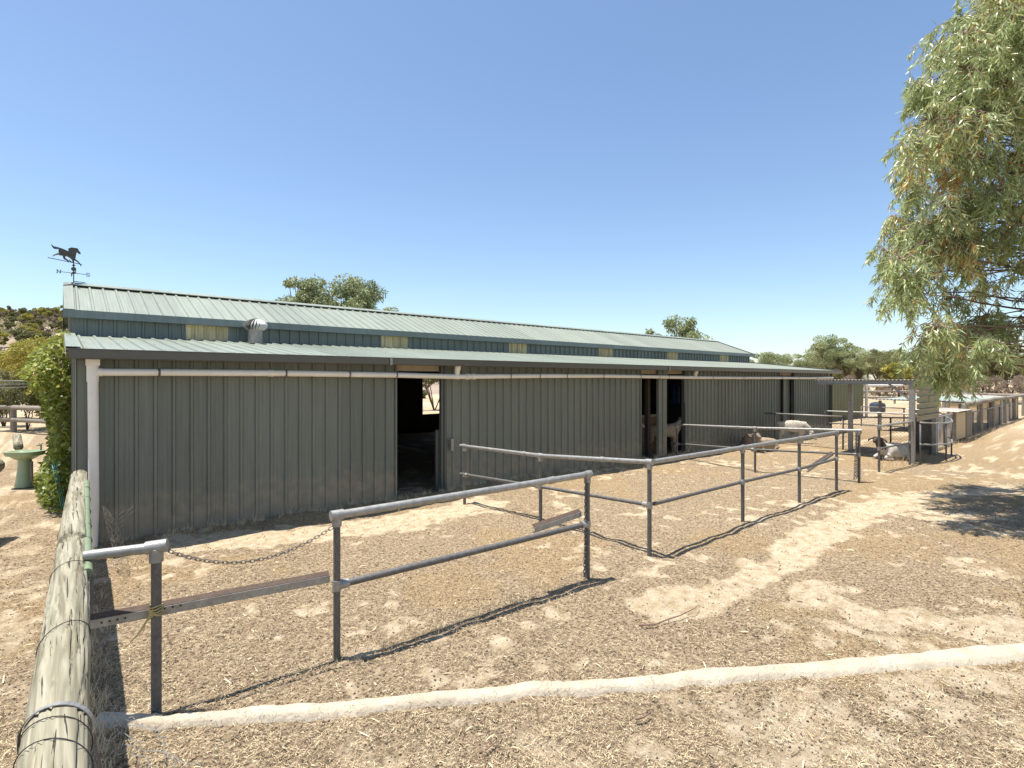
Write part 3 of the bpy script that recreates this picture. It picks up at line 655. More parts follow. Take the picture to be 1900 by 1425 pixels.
# the horse: crop pixel outline -> plate
O = [(616,260),(640,275),(690,275),(735,280),(775,288),(803,292),(797,262),(830,244),(885,240),(900,241),(908,258),(932,284),(930,296),(918,298),(895,282),(885,290),(878,318),(872,358),(862,372),(857,388),(846,384),(820,362),(790,352),(765,350),(757,365),(745,376),(740,360),(735,352),(715,356),(695,352),(670,350),(700,338),(694,320),(696,292),(672,298),(650,300),(632,288)]
ctr = (775, 330); hd = Vector((.467, .339, 0)).normalized(); S_ = .52 / 330.0
hb = wv + Vector((0, 0, .50))
def hp_(x, y, off): return hb + hd * ((x - 855) * S_) + Vector((0, 0, (335 - y) * S_ * 1.06 - .035)) + Vector((-hd.y, hd.x, 0)) * off
vs = [hp_(x, y, -.007) for x, y in O] + [hp_(x, y, .007) for x, y in O]; n = len(O)
hm_ = MB(); hm_.add(vs, [tuple(range(n)), tuple(range(2 * n - 1, n - 1, -1))] + [(i, n + i, n + (i + 1) % n, (i + 1) % n) for i in range(n)])
for leg, r0 in (([(688,342),(655,358),(640,372),(628,378)], .011), ([(752,358),(755,378),(785,390),(800,400),(800,410)], .013), ([(862,368),(885,374),(905,384),(925,405),(938,424)], .011), ([(850,378),(850,404),(830,402),(812,390),(806,380)], .010)):
    k = len(leg); hm_.tube([hp_(x, y, 0) for x, y in leg], [r0 * (1.5 - .9 * i / (k - 1)) for i in range(k)], 7)
hm_.build('horse', bronze, vane)
m = MB(); m.tube([hb + hd * (-.43) + Vector((0, 0, -.15)), hb + hd * .15 + Vector((0, 0, -.15))], .0065, 6); m.tube([wv + Vector((0, 0, .35)), wv + Vector((0, 0, .46))], .007, 6); m.build('vane_rod', bronze, vane)

# ------------------------------------------------------------------ pipe fences
def fitting(mb, p, d, r, l=.035): 
    d = Vector(d).normalized(); mb.tube([Vector(p) - d * l, Vector(p) + d * l], r, 12)
def pipe_fence(name, label, cat, bases, tops, lows, ext0=0.0, ext1=0.0, r=.026, group='galvanised pipe fences of the yards', lowr=.021, skip0=False, lower=True):
    P = [Vector((b.x, b.y, t)) for b, t in zip(bases, tops)]; Q = [Vector((b.x, b.y, t)) for b, t in zip(bases, lows)]
    root = thing(name, label, cat, (bases[0].x, bases[0].y, 0), group)
    for b, t in list(zip(bases, tops))[1 if skip0 else 0:]:
        m = MB(); g = -.15; m.tube([(b.x, b.y, g), (b.x, b.y, t)], .0235, 12); m.build('post', galv2, root, True, auto=40)
    d0 = (P[0] - P[1]).normalized(); d1_ = (P[-1] - P[-2]).normalized()
    m = MB(); m.tube([P[0] + d0 * ext0] + P[1:-1] + [P[-1] + d1_ * ext1] if ext0 or ext1 else P, r, 14); m.build('top_rail', galv, root, True, auto=40)
    if lower:
        m = MB(); m.tube(([Q[0] + d0 * ext0] if ext0 else [Q[0]]) + Q[1:], lowr, 12); m.build('lower_rail', galv2, root, True, auto=40)
    for i, (p, q) in enumerate(zip(P, Q)):
        if skip0 and i == 0: continue
        m = MB(); j = i - 1 if i else 1; d = (P[j] - p).normalized()
        fitting(m, p, d, r + .008, .042); m.tube([p, p - Vector((0, 0, .075))], .0325, 12)
        if lower: m.build('clamp', galv, root, True, auto=40); m = MB(); fitting(m, q, (0, 0, 1), .031, .035); e = (Q[j] - q).normalized(); m.tube([q, q + e * .08], lowr + .008, 12); m.build('clamp', galv, root, True, auto=40); m = None
        if m: m.build('clamp', galv, root, True, auto=40)
        m = MB(); bolt = p - Vector((0, 0, .045)); m.tube([bolt, bolt + Vector((-.25, -.97, 0)) * .045], .008, 6); m.build('bolt', galv, root)
    for k in range(len(P) - 1):
        mid = P[k].lerp(P[k + 1], .81 if k == 0 else .62); d = P[k + 1] - P[k]
        if d.length > 1.2: m = MB(); fitting(m, mid, d, r + .005, .03); m.build('coupling', galv, root, True, auto=40)
    return root, P, Q
A = G(290, 1322); zA = .955
ra = thing('pipe_rail_post', 'short galvanised rail and post beside the log rail, nearest the camera', 'fence', (A.x, A.y, 0), 'galvanised pipe fences of the yards')
m = MB(); m.tube([(A.x, A.y, -.1), (A.x, A.y, zA - .02)], .0265, 16); m.build('post', galv2, ra, True, auto=40)
e = GZ(157, 2.97, .93)
m = MB(); m.tube([e, (A.x, A.y, zA - .01)], .0285, 16); m.build('top_rail', galv, ra, True, auto=40)
m = MB(); dd = (Vector((A.x, A.y, zA)) - e).normalized(); p = Vector((A.x, A.y, zA - .008)); m.tube([p - dd * .05, p + dd * .055], .0375, 16); m.tube([p - Vector((0, 0, .085)), p], .036, 14)
q = p - Vector((0, 0, .02)); m.tube([q, q + Vector((-.2, -.6, 0)).normalized() * .05], .013, 6); m.build('clamp', galv, ra, True, auto=40)
P1, P3 = G(625, 1222), G(1090, 1075)
fB, PB, QB = pipe_fence('pipe_fence', 'two-post galvanised pipe fence panel in the foreground yard', 'fence', [P1, P3], [.978, 1.0], [.50, .53], r=.0285, lowr=.025)
Q0, Q1, Q2 = G(862, 935), G(1003, 972), G(1205, 1034); Q3, Q4, Q5 = G(1378, 969), G(1483, 934), G(1552, 909)
fC, PC, QC = pipe_fence('pipe_fence', 'pipe fence running from the barn wall right of the first doorway to the yard corner', 'fence', [Q0, Q1, Q2], [.885, .90, 1.02], [.45, .49, .56], ext0=.10)
Q2b = Q2 + Vector((.062, -.012, 0))
fC2, PC2, QC2 = pipe_fence('pipe_fence', 'four-post pipe fence parallel to the barn in the middle of the yard', 'fence', [Q2b, Q3, Q4, Q5], [1.02, 1.0, 1.0, 1.0], [.565, .54, .53, .54], skip0=True)
D0, D1, D2 = G(1256, 851), G(1401, 874), G(1594, 894)
fD, PD, QD = pipe_fence('pipe_fence', 'pipe fence running from the second doorway past the lying sheep', 'fence', [D0, D1, D2], [.82, .90, .955], [.36, .45, .51], ext0=.18, r=.024)
E0 = G(1631, 878); E1 = Vector((14.75, 3.55, 0)); E2 = Vector((16.9, 3.45, 0)); E3 = Vector((18.2, 3.9, 0))
fE, PE, QE = pipe_fence('pipe_fence', 'pipe fence passing in front of the small open shelter', 'fence', [E0, E1], [.96, .95], [.50, .48], ext1=.35, r=.022, lowr=.019)
F0, F1 = Vector((20.2, 7.3, 0)), Vector((20.6, 4.2, 0))
pipe_fence('pipe_fence', 'distant pipe fence behind the chain-link fence by the far barn end', 'fence', [F0, F0.lerp(F1, .5), F1], [.83] * 3, [.42] * 3, r=.022)

# chains
def chain(name, label, pts, link=.034, r=.0032):
    pts = [Vector(p) for p in pts]; acc = [0]
    for a, b in zip(pts[:-1], pts[1:]): acc.append(acc[-1] + (b - a).length)
    n = int(acc[-1] / (link * .74)); m = MB()
    for i in range(n):
        s = acc[-1] * (i + .5) / n; k = max(j for j in range(len(acc) - 1) if acc[j] <= s)
        t = (s - acc[k]) / (acc[k + 1] - acc[k]); c = pts[k].lerp(pts[k + 1], t); d = (pts[k + 1] - pts[k]).normalized()
        ref = Vector((.3, -.8, .5)); u = d.cross(ref).normalized(); v = d.cross(u).normalized(); w = u if i % 2 else v
        ring = []
        for q in range(12):
            a = 2 * math.pi * q / 12; ca, sa = math.cos(a), math.sin(a); st = link * .22 * (1 if ca > 0 else -1)
            ring.append(c + d * (ca * link * .28 + st) + w * (sa * link * .28))
        m.tube(ring + [ring[0]], r, 5, False)
    return tag(m.build(name, dark_m if False else galv2, None, True), label, 'chain', 'chains for closing the yard openings')
ptA = Vector((A.x + .04, A.y - .0, .925)); ptB = Vector((P1.x - .03, P1.y, .90)); cp = []
for k in range(25):
    t = k / 24; p = ptA.lerp(ptB, t); s = 4 * t * (1 - t) * .10 + .028 * math.sin(math.pi * t) * (1 - t) ; cp.append(p - Vector((0, 0, s + .06 * (1 - t) * t * 2)))
chain('chain', 'sagging chain strung between the nearest post and the foreground pipe fence', cp, .034, .0027)
c3 = Vector((P3.x - .035, P3.y - .01, .95)); chain('chain', 'chain hanging down the far post of the foreground pipe fence', [c3, c3 + Vector((-.005, 0, -.4)), c3 + Vector((-.02, -.01, -.7)), c3 + Vector((-.03, -.01, -.9))], .04, .004)
c4 = Vector((D2.x - .03, D2.y + .03, .92)); chain('chain', 'doubled chain hanging from the post nearest the shelter', [c4 + Vector((-.06, .02, -.88)), c4 + Vector((-.02, 0, 0)), c4 + Vector((.02, 0, -.5)), c4 + Vector((-.0, -.0, -.86))], .045, .0055)

# rusty channel iron rails
def channel(label, a, b, w=.075, t=.028, roll=0.25, perf=False):
    a = Vector(a); b = Vector(b); d = (b - a).normalized(); s = Vector((-d.y, d.x, 0)).normalized(); up = Vector((0, 0, 1)); up = (up - d * up.dot(d)).normalized()
    root = thing('steel_channel', label, 'steel channel', (a.x, a.y, 0), 'galvanised channels laid across the fences')
    m = MB(); th = .003
    def slab(c0, ax, wd, nrm):
        m.add([a + c0 - nrm * th, a + c0 + ax * wd - nrm * th, a + c0 + ax * wd + nrm * th, a + c0 + nrm * th, b + c0 - nrm * th, b + c0 + ax * wd - nrm * th, b + c0 + ax * wd + nrm * th, b + c0 + nrm * th],
              [(0,1,2,3),(4,7,6,5),(0,4,5,1),(1,5,6,2),(2,6,7,3),(3,7,4,0)])
    slab(Vector((0, 0, 0)), up, w * .62, s); m.build('web', galv, root)
    m2 = MB(); m = m2; slab(up * (w * .62) + s * .004, (up * .75 + s).normalized(), t * 1.25, up); m.build('top_flange', rust, root)
    m3 = MB(); m = m3; slab(s * .003, s, t, up); m.build('bottom_flange', galv2, root)
    if perf:
        m4 = MB()
        for k in range(4):
            for j in range(2):
                c = a + d * (.05 + k * .035 + j * .01) + up * (.025 + j * .028) - s * .0045; m4.tube([c, c - s * .002], .006, 8)
        for k in range(3):
            c = a + d * (.34 + k * .04) + up * .037 - s * .0045; m4.tube([c, c - s * .002], .006, 8)
        m4.build('bolt_holes', dark_m, root)
    return root
sA = Vector((A.x, A.y, 0)); dAB = (P1 - sA).normalized()
off = Vector((-dAB.y, dAB.x, 0)) * .03
channel('rusty-lipped channel tied across the opening beside the nearest post', sA - dAB * .30 + off + Vector((0, 0, .545)), P1 - dAB * .04 + off + Vector((0, 0, .52)), perf=True)
dB = (P3 - P1).normalized(); offB = Vector((-dB.y, dB.x, 0)) * .03
kB = P1.lerp(P3, .74)
channel('rusty channel resting aslant on the lower rail of the foreground pipe fence', kB + offB + Vector((0, 0, .545)), P3 - dB * .05 + offB + Vector((0, 0, .60)))
channel('pale channel leaning on the end of the four-post pipe fence', Q4.lerp(Q5, .28) + Vector((0, .03, .43)), Q5 + Vector((-.05, .03, .60)))
# baling twine on post A
m = MB()
tp = Vector((A.x, A.y, .585))
for k in range(5):
    ring = [tp + Vector((.034 * math.cos(a), .034 * math.sin(a), .012 * k - .02 + .006 * math.sin(2 * a + k))) for a in [2 * math.pi * q / 12 for q in range(13)]]
    m.tube(ring, .0035, 5)
R2 = Vector((FY, -FX, 0))
for k in range(5):
    m.tube([tp + Vector((-.02, -.03, .02 - .01 * k)), tp - R2 * (.05 + .006 * k) + Vector((0, -.03, -.03 - .01 * k)), tp - R2 * (.075 + .01 * k) + Vector((0, -.03, -.09 - .012 * k)), tp - R2 * (.10 + .02 * k) + Vector((0, -.03, -.12 - .02 * k))], .003, 5)
tag(m.build('baling_twine', twine, None, True), 'yellow baling twine knotted round the nearest post', 'twine')

# ------------------------------------------------------------------ log rail on the left
lg = thing('log_rail_fence', 'weathered green-grey pine log rail running from the foreground to the barn corner', 'fence', (0.0, 1.2, 0))
a0 = Vector((-.045, 0.9, .83)); a1 = Vector((.065, 4.3, .86)); a2 = Vector((.165, 7.35, .87))
def logtube(pts, rads, n=40, seed=0, caps=True):
    m = MB(); P = []; Rr = []
    for i in range(len(pts) - 1):
        K = max(6, int((pts[i + 1] - pts[i]).length / .05))
        for k in range(K): t = k / K; P.append(pts[i].lerp(pts[i + 1], t)); Rr.append(rads[i] * (1 - t) + rads[i + 1] * t)
    P.append(pts[-1]); Rr.append(rads[-1]); m.tube(P, Rr, n, caps)
    out = []
    for idx, v in enumerate(m.v):
        ring = min(idx // n, len(P) - 1); k = idx % n; c = P[ring]; a = k / n * 2 * math.pi
        f = 1 + .06 * (float(vnoise(ring * .12, 3 * math.cos(a) + 9, seed)) - .5) + .05 * (float(vnoise(ring * .05 + 40, 8 * math.sin(a) + 2 * a, seed + 3)) - .5)
        out.append(tuple(c + (Vector(v) - c) * f))
    m.v = out; return m
def crackify(m, n, count, seed):
    """cut shallow grooves along the log"""
    r = random.Random(seed); rings = len(m.v) // n; vs = [Vector(v) for v in m.v]
    cs = [sum((vs[i * n + k] for k in range(n)), Vector()) / n for i in range(rings)]
    for c in range(count):
        k = r.randrange(n); s = r.randrange(rings); L = r.randrange(5, 22)
        for i in range(s, min(rings, s + L)):
            if r.random() < .25: k = (k + r.choice((-1, 1))) % n
            t = (i - s) / L; dep = .17 * math.sin(math.pi * t) * r.uniform(.6, 1); vs[i * n + k] = cs[i] + (vs[i * n + k] - cs[i]) * (1 - dep)
    m.v = [tuple(v) for v in vs]; return m
m = crackify(logtube([a0, a1], [.083, .078], 72, 3), 72, 150, 5); m.build('log_rail', log_m, lg, True)
m = crackify(logtube([a1 + Vector((.0, .012, .02)), a2], [.077, .076], 48, 8), 48, 40, 6); m.build('log_rail', log_m, lg, True)
for p, h in ((Vector((.0, 1.55, 0)), .76), (Vector((.06, 4.3, 0)), .79), (Vector((.15, 7.2, 0)), .80)):
    m = logtube([p + Vector((0, 0, -.1)), p + Vector((0, 0, h))], [.07, .065], 24, 4); m.build('log_post', log_m, lg, True)
# green pipe along the log's inner edge
gp = mat('pale_green_pipe', (.21, .27, .155), .5, 0, (.15, .20, .12), 12, 1)
m = MB(); m.tube([Vector((.112, 3.62, .88)), Vector((.150, 5.0, .90)), Vector((.200, 6.6, .91))], .026, 14); m.build('green_pipe', gp, lg, True, auto=40)
for y in (3.9, 4.3, 4.7, 5.2, 5.7, 6.2):
    m = MB(); c = Vector((.112 + (y - 3.62) * .029, y, .88 + .011 * (y - 3.62))); m.tube([c + Vector((.028 * math.cos(t), 0, .028 * math.sin(t))) for t in [2 * math.pi * q / 12 for q in range(13)]], .0025, 4); m.build('wire_tie', dark_m, lg)
def around(y, r, w, slant=0.0, droop=0, arc=(-.6, 3.9)):
    c = a0.lerp(a1, (y - a0.y) / (a1.y - a0.y)); pts = []
    for q in range(25):
        t = arc[0] + (arc[1] - arc[0]) * q / 24; pts.append(c + Vector((math.cos(t) * r, slant * math.cos(t), math.sin(t) * r)))
    return pts
m = MB()
st = around(2.12, .086, 0, -.03)
for p, q in zip(st[:-1], st[1:]): m.beam(p, q, .018, .003, (p + q) * .5 - a0.lerp(a1, (2.12 - a0.y) / (a1.y - a0.y)))
m.build('metal_strap', galv, lg)
for y, sl in ((2.05, -.05), (1.93, -.06), (2.80, .05), (3.7, .03), (4.6, .0)): m = MB(); m.tube(around(y, .0838, 0, sl), .0017, 5); m.build('binding_wire', dark_m, lg)
m = MB(); p = around(2.10, .086, 0)[-1]; m.tube([p, p + Vector((-.02, -.05, -.08)), p + Vector((-.05, -.08, -.14)), p + Vector((-.08, -.13, -.19))], .003, 5)
m.build('binding_wire', dark_m, lg)
# wire netting under the log and crumpled at the corner
def hexnet(P, W, H, c):
    """P(u,v)->Vector ; chicken wire cells of size c"""
    m = MB(); nu = int(W / c); nv = int(H / (c * 1.5))
    for i in range(nu + 1):
        for j in range(nv + 1):
            ox = (j % 2) * .5
            a = P((i + ox) * c, j * 1.5 * c); b = P((i + ox) * c, j * 1.5 * c + c * .85)
            m.tube([a, b], .0011, 3, False)
            for s in (-.5, .5): m.tube([b, P((i + ox + s) * c, (j + 1) * 1.5 * c)], .0011, 3, False)
    return m
m = hexnet(lambda u, v: Vector((.045 + .03 * u + .018 * math.sin(u * 5 + v * 7) + .02 * math.sin(u * 2.1), 1.3 + u, .02 + v)), 5.9, .74, .055); m.build('wire_netting', galv2, lg)
m = hexnet(lambda u, v: Vector((.36 + .10 * math.sin(u * 11 + v * 5) + .5 * u, 6.55 + .09 * math.sin(u * 17 + v * 9) + .3 * u, .02 + v + .04 * math.sin(u * 20))), .32, .60, .045)
tag(m.build('wire_netting_roll', galv, None), 'crumpled wire netting standing beside the white downpipe', 'wire netting')
m = MB(); r_ = random.Random(3)
for s in range(3):
    pts = []; p = Vector((.19 + .03 * s, 3.9 - .25 * s, .03))
    for k in range(26): pts.append(p.copy()); p = p + Vector((r_.uniform(-.03, .045), -.045, r_.uniform(-.012, .014))); p.z = max(.02, p.z)
    m.tube(pts, .0022, 4)
tag(m.build('loose_wire', galv, None), 'loose twisted wire strands lying in the log rail shadow', 'wire')

# ------------------------------------------------------------------ skinned animals
def skin_mesh(chains, root=(0, 0), sub=2):
    """chains: list of lists of (x,y,z,r); a chain's first point may be ('@', ci, pi) to start at another chain's point"""
    bm = bmesh.new(); sk = bm.verts.layers.skin.verify(); allv = []
    for ch in chains:
        vl = []
        for p in ch:
            if p[0] == '@': vl.append(allv[p[1]][p[2]]); continue
            v = bm.verts.new(p[:3]); v[sk].radius = (p[3], p[3]); vl.append(v)
        for a, b in zip(vl[:-1], vl[1:]): bm.edges.new((a, b))
        allv.append(vl)
    for i, v in enumerate(bm.verts): v[sk].use_root = False
    allv[root[0]][root[1]][sk].use_root = True
    me = bpy.data.meshes.new('tmp'); bm.to_mesh(me); bm.free()
    ob = bpy.data.objects.new('tmp', me); COL.objects.link(ob)
    s = ob.modifiers.new('s', 'SKIN'); s.use_smooth_shade = True; s.branch_smoothing = .4
    q = ob.modifiers.new('q', 'SUBSURF'); q.levels = sub; q.render_levels = sub
    dg = bpy.context.evaluated_depsgraph_get(); dg.update(); ev = ob.evaluated_get(dg)
    out = bpy.data.meshes.new_from_object(ev, depsgraph=dg); bpy.data.objects.remove(ob); return out
def place_mesh(me, name, mats, pick, parent, scale=1.0, lump=0.0):
    for m in mats: me.materials.append(m)
    n = len(me.vertices); co = np.zeros(n * 3); me.vertices.foreach_get('co', co); co = co.reshape(-1, 3)
    if lump: 
        k = (vnoise(co[:, 0] * 22, co[:, 2] * 22 + co[:, 1] * 15, 4) - .5) * lump; c = co.mean(0); d = co - c; co2 = co + d / (np.linalg.norm(d, axis=1, keepdims=True) + 1e-6) * k[:, None]; me.vertices.foreach_set('co', co2.ravel())
    for p in me.polygons:
        c = p.center; p.material_index = pick(c); p.use_smooth = True
    o = bpy.data.objects.new(name, me); COL.objects.link(o); o.parent = parent; return o
def sheep(label, loc, rot, mats, headdir=0.0, lying=False, cat='sheep', sc=1.0, graze=False, ears=.10, droop=-.02, horns=False, pick=None, woolly=1.0):
    root = thing('sheep' if cat == 'sheep' else 'goat', label, cat, loc); root.rotation_euler = (0, 0, rot); root.scale = (sc, sc, sc)
    hb_ = .62 if not lying else .27; w = woolly
    ca, sa = math.cos(headdir), math.sin(headdir)
    body = [(-.46, 0, hb_ + .0, .12), (-.36, 0, hb_, .175 * w), (-.05, 0, hb_ - .03, .21 * w), (.22, 0, hb_ - .02, .19 * w), (.36, 0, hb_ + .03, .15)]
    if graze: nk = [(.50, 0, hb_ - .10, .085), (.60, .0, hb_ - .27, .075), (.68, 0, hb_ - .40, .055), (.71, 0, hb_ - .49, .035)]
    else:
        nk = [(.44, 0, hb_ + .15, .095), (.48 + .02 * ca, .02 * sa, hb_ + .27, .078), (.48 + .13 * ca, .13 * sa, hb_ + .24, .060), (.48 + .23 * ca, .23 * sa, hb_ + .17, .038)]
    ch = [body, [('@', 0, 4)] + nk]
    hx, hy, hz = nk[1][0], nk[1][1], nk[1][2]
    for s in (-1, 1):
        ex, ey = -sa * s, ca * s
        ch.append([('@', 1, 2), (hx + ex * .075, hy + ey * .075, hz + .015, .018), (hx + ex * (.08 + ears * .6), hy + ey * (.08 + ears * .6), hz + droop * .5, .024), (hx + ex * (.08 + ears), hy + ey * (.08 + ears), hz + droop, .012)])
    if not lying:
        for s in (-1, 1):
            ch.append([('@', 0, 1), (-.36, s * .10, hb_ - .17, .085), (-.31, s * .10, hb_ - .28, .055), (-.40, s * .10, .25, .032), (-.37, s * .10, .05, .026), (-.35, s * .10, .015, .03)])
            ch.append([('@', 0, 3), (.27, s * .095, hb_ - .20, .07), (.27, s * .095, .28, .036), (.28, s * .095, .06, .027), (.295, s * .095, .015, .03)])
    else:
        for s in (-1, 1):
            ch.append([('@', 0, 1), (-.30, s * .17, .13, .09), (-.12, s * .21, .08, .05), (-.26, s * .24, .04, .03), (-.12, s * .25, .03, .027)])
            ch.append([('@', 0, 3), (.28, s * .13, .11, .065), (.44, s * .15, .06, .035), (.30, s * .17, .03, .028), (.20, s * .18, .03, .025)])
    ch.append([('@', 0, 0), (-.52, 0, hb_ - .03, .035), (-.55, 0, hb_ - .14, .028)])
    me = skin_mesh(ch, (0, 1))
    if pick is None: pick = lambda c: 1 if (c.x > .43 or (not lying and c.z < .30)) else 0
    place_mesh(me, 'body', mats, pick, root, lump=.03)
    eye = MB()
    for s in (-1, 1):
        c = Vector((hx + .06 * ca - sa * .055 * s, hy + .06 * sa + ca * .055 * s, hz + .01)); eye.lathe(c - Vector((0, 0, .012)), sphere_prof(.012, 6), 8)
    oe = eye.build('eyes', dark_m, None, True); oe.parent = root
    if horns:
        hn = MB()
        for s in (-1, 1):
            bb = Vector((hx - .01 * ca - sa * .03 * s, hy - .01 * sa + ca * .03 * s, hz + .06)); hn.tube([bb, bb + Vector((-.06 * ca, -.06 * sa, .05)), bb + Vector((-.14 * ca, -.14 * sa, .03)) + Vector((-sa, ca, 0)) * .04 * s], [.016, .013, .005], 7)
        ho = hn.build('horns', horn_m, None, True); ho.parent = root
    return root
R = math.radians
p = onY(1187, 850, YW); sheep('dark brown-grey sheep standing half hidden behind the left edge of the second doorway', (p.x - .02, YW + .62, 0), R(-88), [wool_grey, wool_grey], headdir=.3, woolly=.95, sc=1.0)
p = onY(1230, 850, YW + .45); sheep('shorn tan sheep looking out of the second doorway towards the right', (p.x, YW + .45, 0), R(-38), [wool, face_tan], headdir=.25, sc=1.02, woolly=.85)
p = G(1391, 832); sheep('grey-brown sheep lying against the barn wall behind the fence post', (p.x + .15, YW - .38, 0), R(205), [wool_grey, wool_grey], lying=True, headdir=.9, sc=.76)
p = G(1420, 838); sheep('cream woolly sheep lying on the straw beside the pipe fence', (p.x, p.y, 0), R(170), [wool, wool_grey], lying=True, headdir=1.4, sc=.9, graze=False, woolly=1.1)
p = G(1472, 826); p = Vector((16.95, 7.0, 0)); sheep('white sheep with pale face standing behind the chain-link fence', (p.x, p.y, 0), R(-80), [fleece_w, fleece_w], headdir=-.3, sc=.88, graze=True, woolly=1.15)
sheep('white goat with dark brown head lying in the shelter shade', (15.32, 3.98, 0), R(150), [hair_grey, hair_brown], lying=True, headdir=.45, cat='goat', sc=.98, ears=.13, droop=-.10, horns=False, pick=lambda c: 1 if c.x > .36 and c.z > .26 else 0)
m = MB(); vs = []; fs = []
for i in range(15):
    for k in range(22):
        t = math.pi * i / 14; a_ = 2 * math.pi * k / 22; q = 1 + .22 * (float(vnoise(i * .9 + 3, k * .8, 5)) - .5) + .15 * (float(vnoise(i * 2.1, k * 1.9, 6)) - .5)
        vs.append((.075 + .105 * q * math.sin(t) * math.cos(a_), 6.0 - .36 * q * math.cos(t), max(.0, .13 + .17 * q * math.sin(t) * math.sin(a_))))
for i in range(14):
    for k in range(22): fs.append((i * 22 + k, i * 22 + (k + 1) % 22, (i + 1) * 22 + (k + 1) % 22, (i + 1) * 22 + k))
m.add(vs, fs); tag(m.build('fleece_bundle', fleece_w, None, True), 'white fluffy bundle lying against the foot of the log rail on its far side', 'bundle')

# ------------------------------------------------------------------ shelter
sx0, sx1, sy0, sy1 = 14.95, 17.05, 3.55, 5.5
sh = thing('open_shelter', 'small open animal shelter of galvanised frame with corrugated iron roof', 'shelter', (sx0, sy0, 0))
m = MB(); sheet(m, (sx0 - .08, sy0 - .1, 1.895), (0, 1, 0), sy1 - sy0 + .2, lambda s: (0, 0, 0), lambda s: (sx1 - sx0 + .2, 0, -.02), (0, 0, 1), .076, 'corr', .018)
m.build('roof', ironroof, sh)
m = MB()
for xx in (sx0, sx1): m.box((xx - .02, sy0 - .06, 1.80), (xx + .02, sy1 + .06, 1.893)); m.box((xx - .05, sy0 - .06, 1.80), (xx - .02, sy1 + .06, 1.804)); m.box((xx - .05, sy0 - .06, 1.888), (xx - .02, sy1 + .06, 1.892))
for yy in (sy0, sy1): m.box((sx0 + .02, yy - .03, 1.78), (sx1 - .02, yy + .03, 1.87))
m.build('roof_beam', galv, sh)
for (x, y, w) in ((sx0, sy0, .085), (sx1 - .05, sy0 + .02, .07), (16.25, 5.22, .08), (sx1, sy1, .06)):
    m = MB(); m.box((x - w * .5, y - w * .6, -.1), (x + w * .5, y - w * .6 + .006, 1.80)); m.box((x - w * .5, y - w * .6 + .006, -.1), (x - w * .5 + .006, y + w * .6, 1.80)); m.box((x + w * .5 - .006, y - w * .6 + .006, -.1), (x + w * .5, y + w * .6, 1.80)); m.box((x - w * .5, y + w * .6, -.1), (x - w * .5 + .03, y + w * .6 + .005, 1.8)); m.build('post', galv, sh)
m = MB(); sheet(m, (sx0 + .06, sy0 - .07, .95), (0, 0, 1), .93, lambda s: (0, 0, 0), lambda s: (sx1 - sx0 - .1, 0, 0), (0, -1, 0), .145, 'trap', .05); m.build('side_cladding', weath_iron, sh)
m = MB(); m.beam((sx0, sy0 + .05, 1.45), (sx0, sy0 + .45, 1.80), .04, .04); m.build('brace', galv, sh)

# hooped pipe panel and steel bin in the shelter corner
hp2 = thing('curved_pipe_panel', 'bent galvanised pipe panel curving round the shelter corner', 'gate panel', (15.2, 3.3, 0))
for h in (.94, .45):
    m = MB(); m.tube([Vector((14.85, 3.38, h)), Vector((15.3, 3.22, h - .03)), Vector((15.9, 3.12, h - .05)), Vector((16.5, 3.12, h - .05)), Vector((17.1, 3.25, h - .03)), Vector((17.6, 3.45, h))], .019, 10); m.build('hoop_rail', galv, hp2, True)
for x, y in ((14.87, 3.38), (15.9, 3.12), (17.1, 3.25)):
    m = MB(); m.tube([(x, y, -.1), (x, y, .9)], .018, 10); m.build('upright', galv2, hp2, True)
bn = MB(); bn.lathe((17.3, 3.85, 0), [(.27, 0), (.28, .02), (.28, .84), (.30, .86), (.30, .88), (.26, .89)], 28); tag(bn.build('steel_drum', galv2, None, True, auto=30), 'grey steel drum standing at the shelter corner', 'drum')

# chain-link fences
def chainlink(label, a, b, h, cell=.085, r=.0034, posts=(0, 1)):
    a = Vector(a); b = Vector(b); d = (b - a); L = d.length; d.normalize()
    root = thing('chain_link_fence', label, 'fence', (a.x, a.y, 0), 'wire mesh fences of the pens')
    m = MB(); m.tube([a + Vector((0, 0, h)), b + Vector((0, 0, h))], .02, 10); m.build('top_rail', galv, root, True)
    for t in posts:
        p = a.lerp(b, t); m = MB(); m.tube([p + Vector((0, 0, -.1)), p + Vector((0, 0, h))], .022, 10); m.build('post', galv2, root, True)
    m = MB(); H = h + .03; s = -H
    off = Vector((-d.y, d.x, 0)) * .024
    while s < L:
        for sg in (1, -1):
            s0, s1 = s, s + H; z0, z1 = (0, H) if sg > 0 else (H, 0)
            lo = max(s0, 0); hi = min(s1, L)
            if hi - lo > .02:
                za = z0 + (z1 - z0) * (lo - s0) / H; zb = z0 + (z1 - z0) * (hi - s0) / H
                m.tube([a + d * lo + off + Vector((0, 0, za)), a + d * hi + off + Vector((0, 0, zb))], r, 4, False)
        s += cell
    m.build('mesh', galv, root); return root
chainlink('low chain-link fence between the barn and the shelter, in front of the white sheep', (16.3, 7.55, 0), (16.35, 5.35, 0), .90, posts=(.14, .96))
chainlink('chain-link fence closing the back of the shelter yard', (16.4, 5.2, 0), (17.3, 3.9, 0), .90, posts=(.55, 1), r=.003)
chainlink('far chain-link fence in front of the low green roof', (25.5, 7.8, 0), (24.5, 4.6, 0), .80, posts=(0, .5, 1), r=.003)
chainlink('mesh fence along the pens right of the shelter', (17.7, 3.85, 0), (21.6, 3.95, 0), .86, posts=(0, .5, 1), r=.003)

chainlink('mesh fence running along the far pens under the log rail', (22.7, 3.97, 0), (34.9, 4.28, 0), .80, posts=(.12, .38, .62, .87), r=.003, cell=.12)
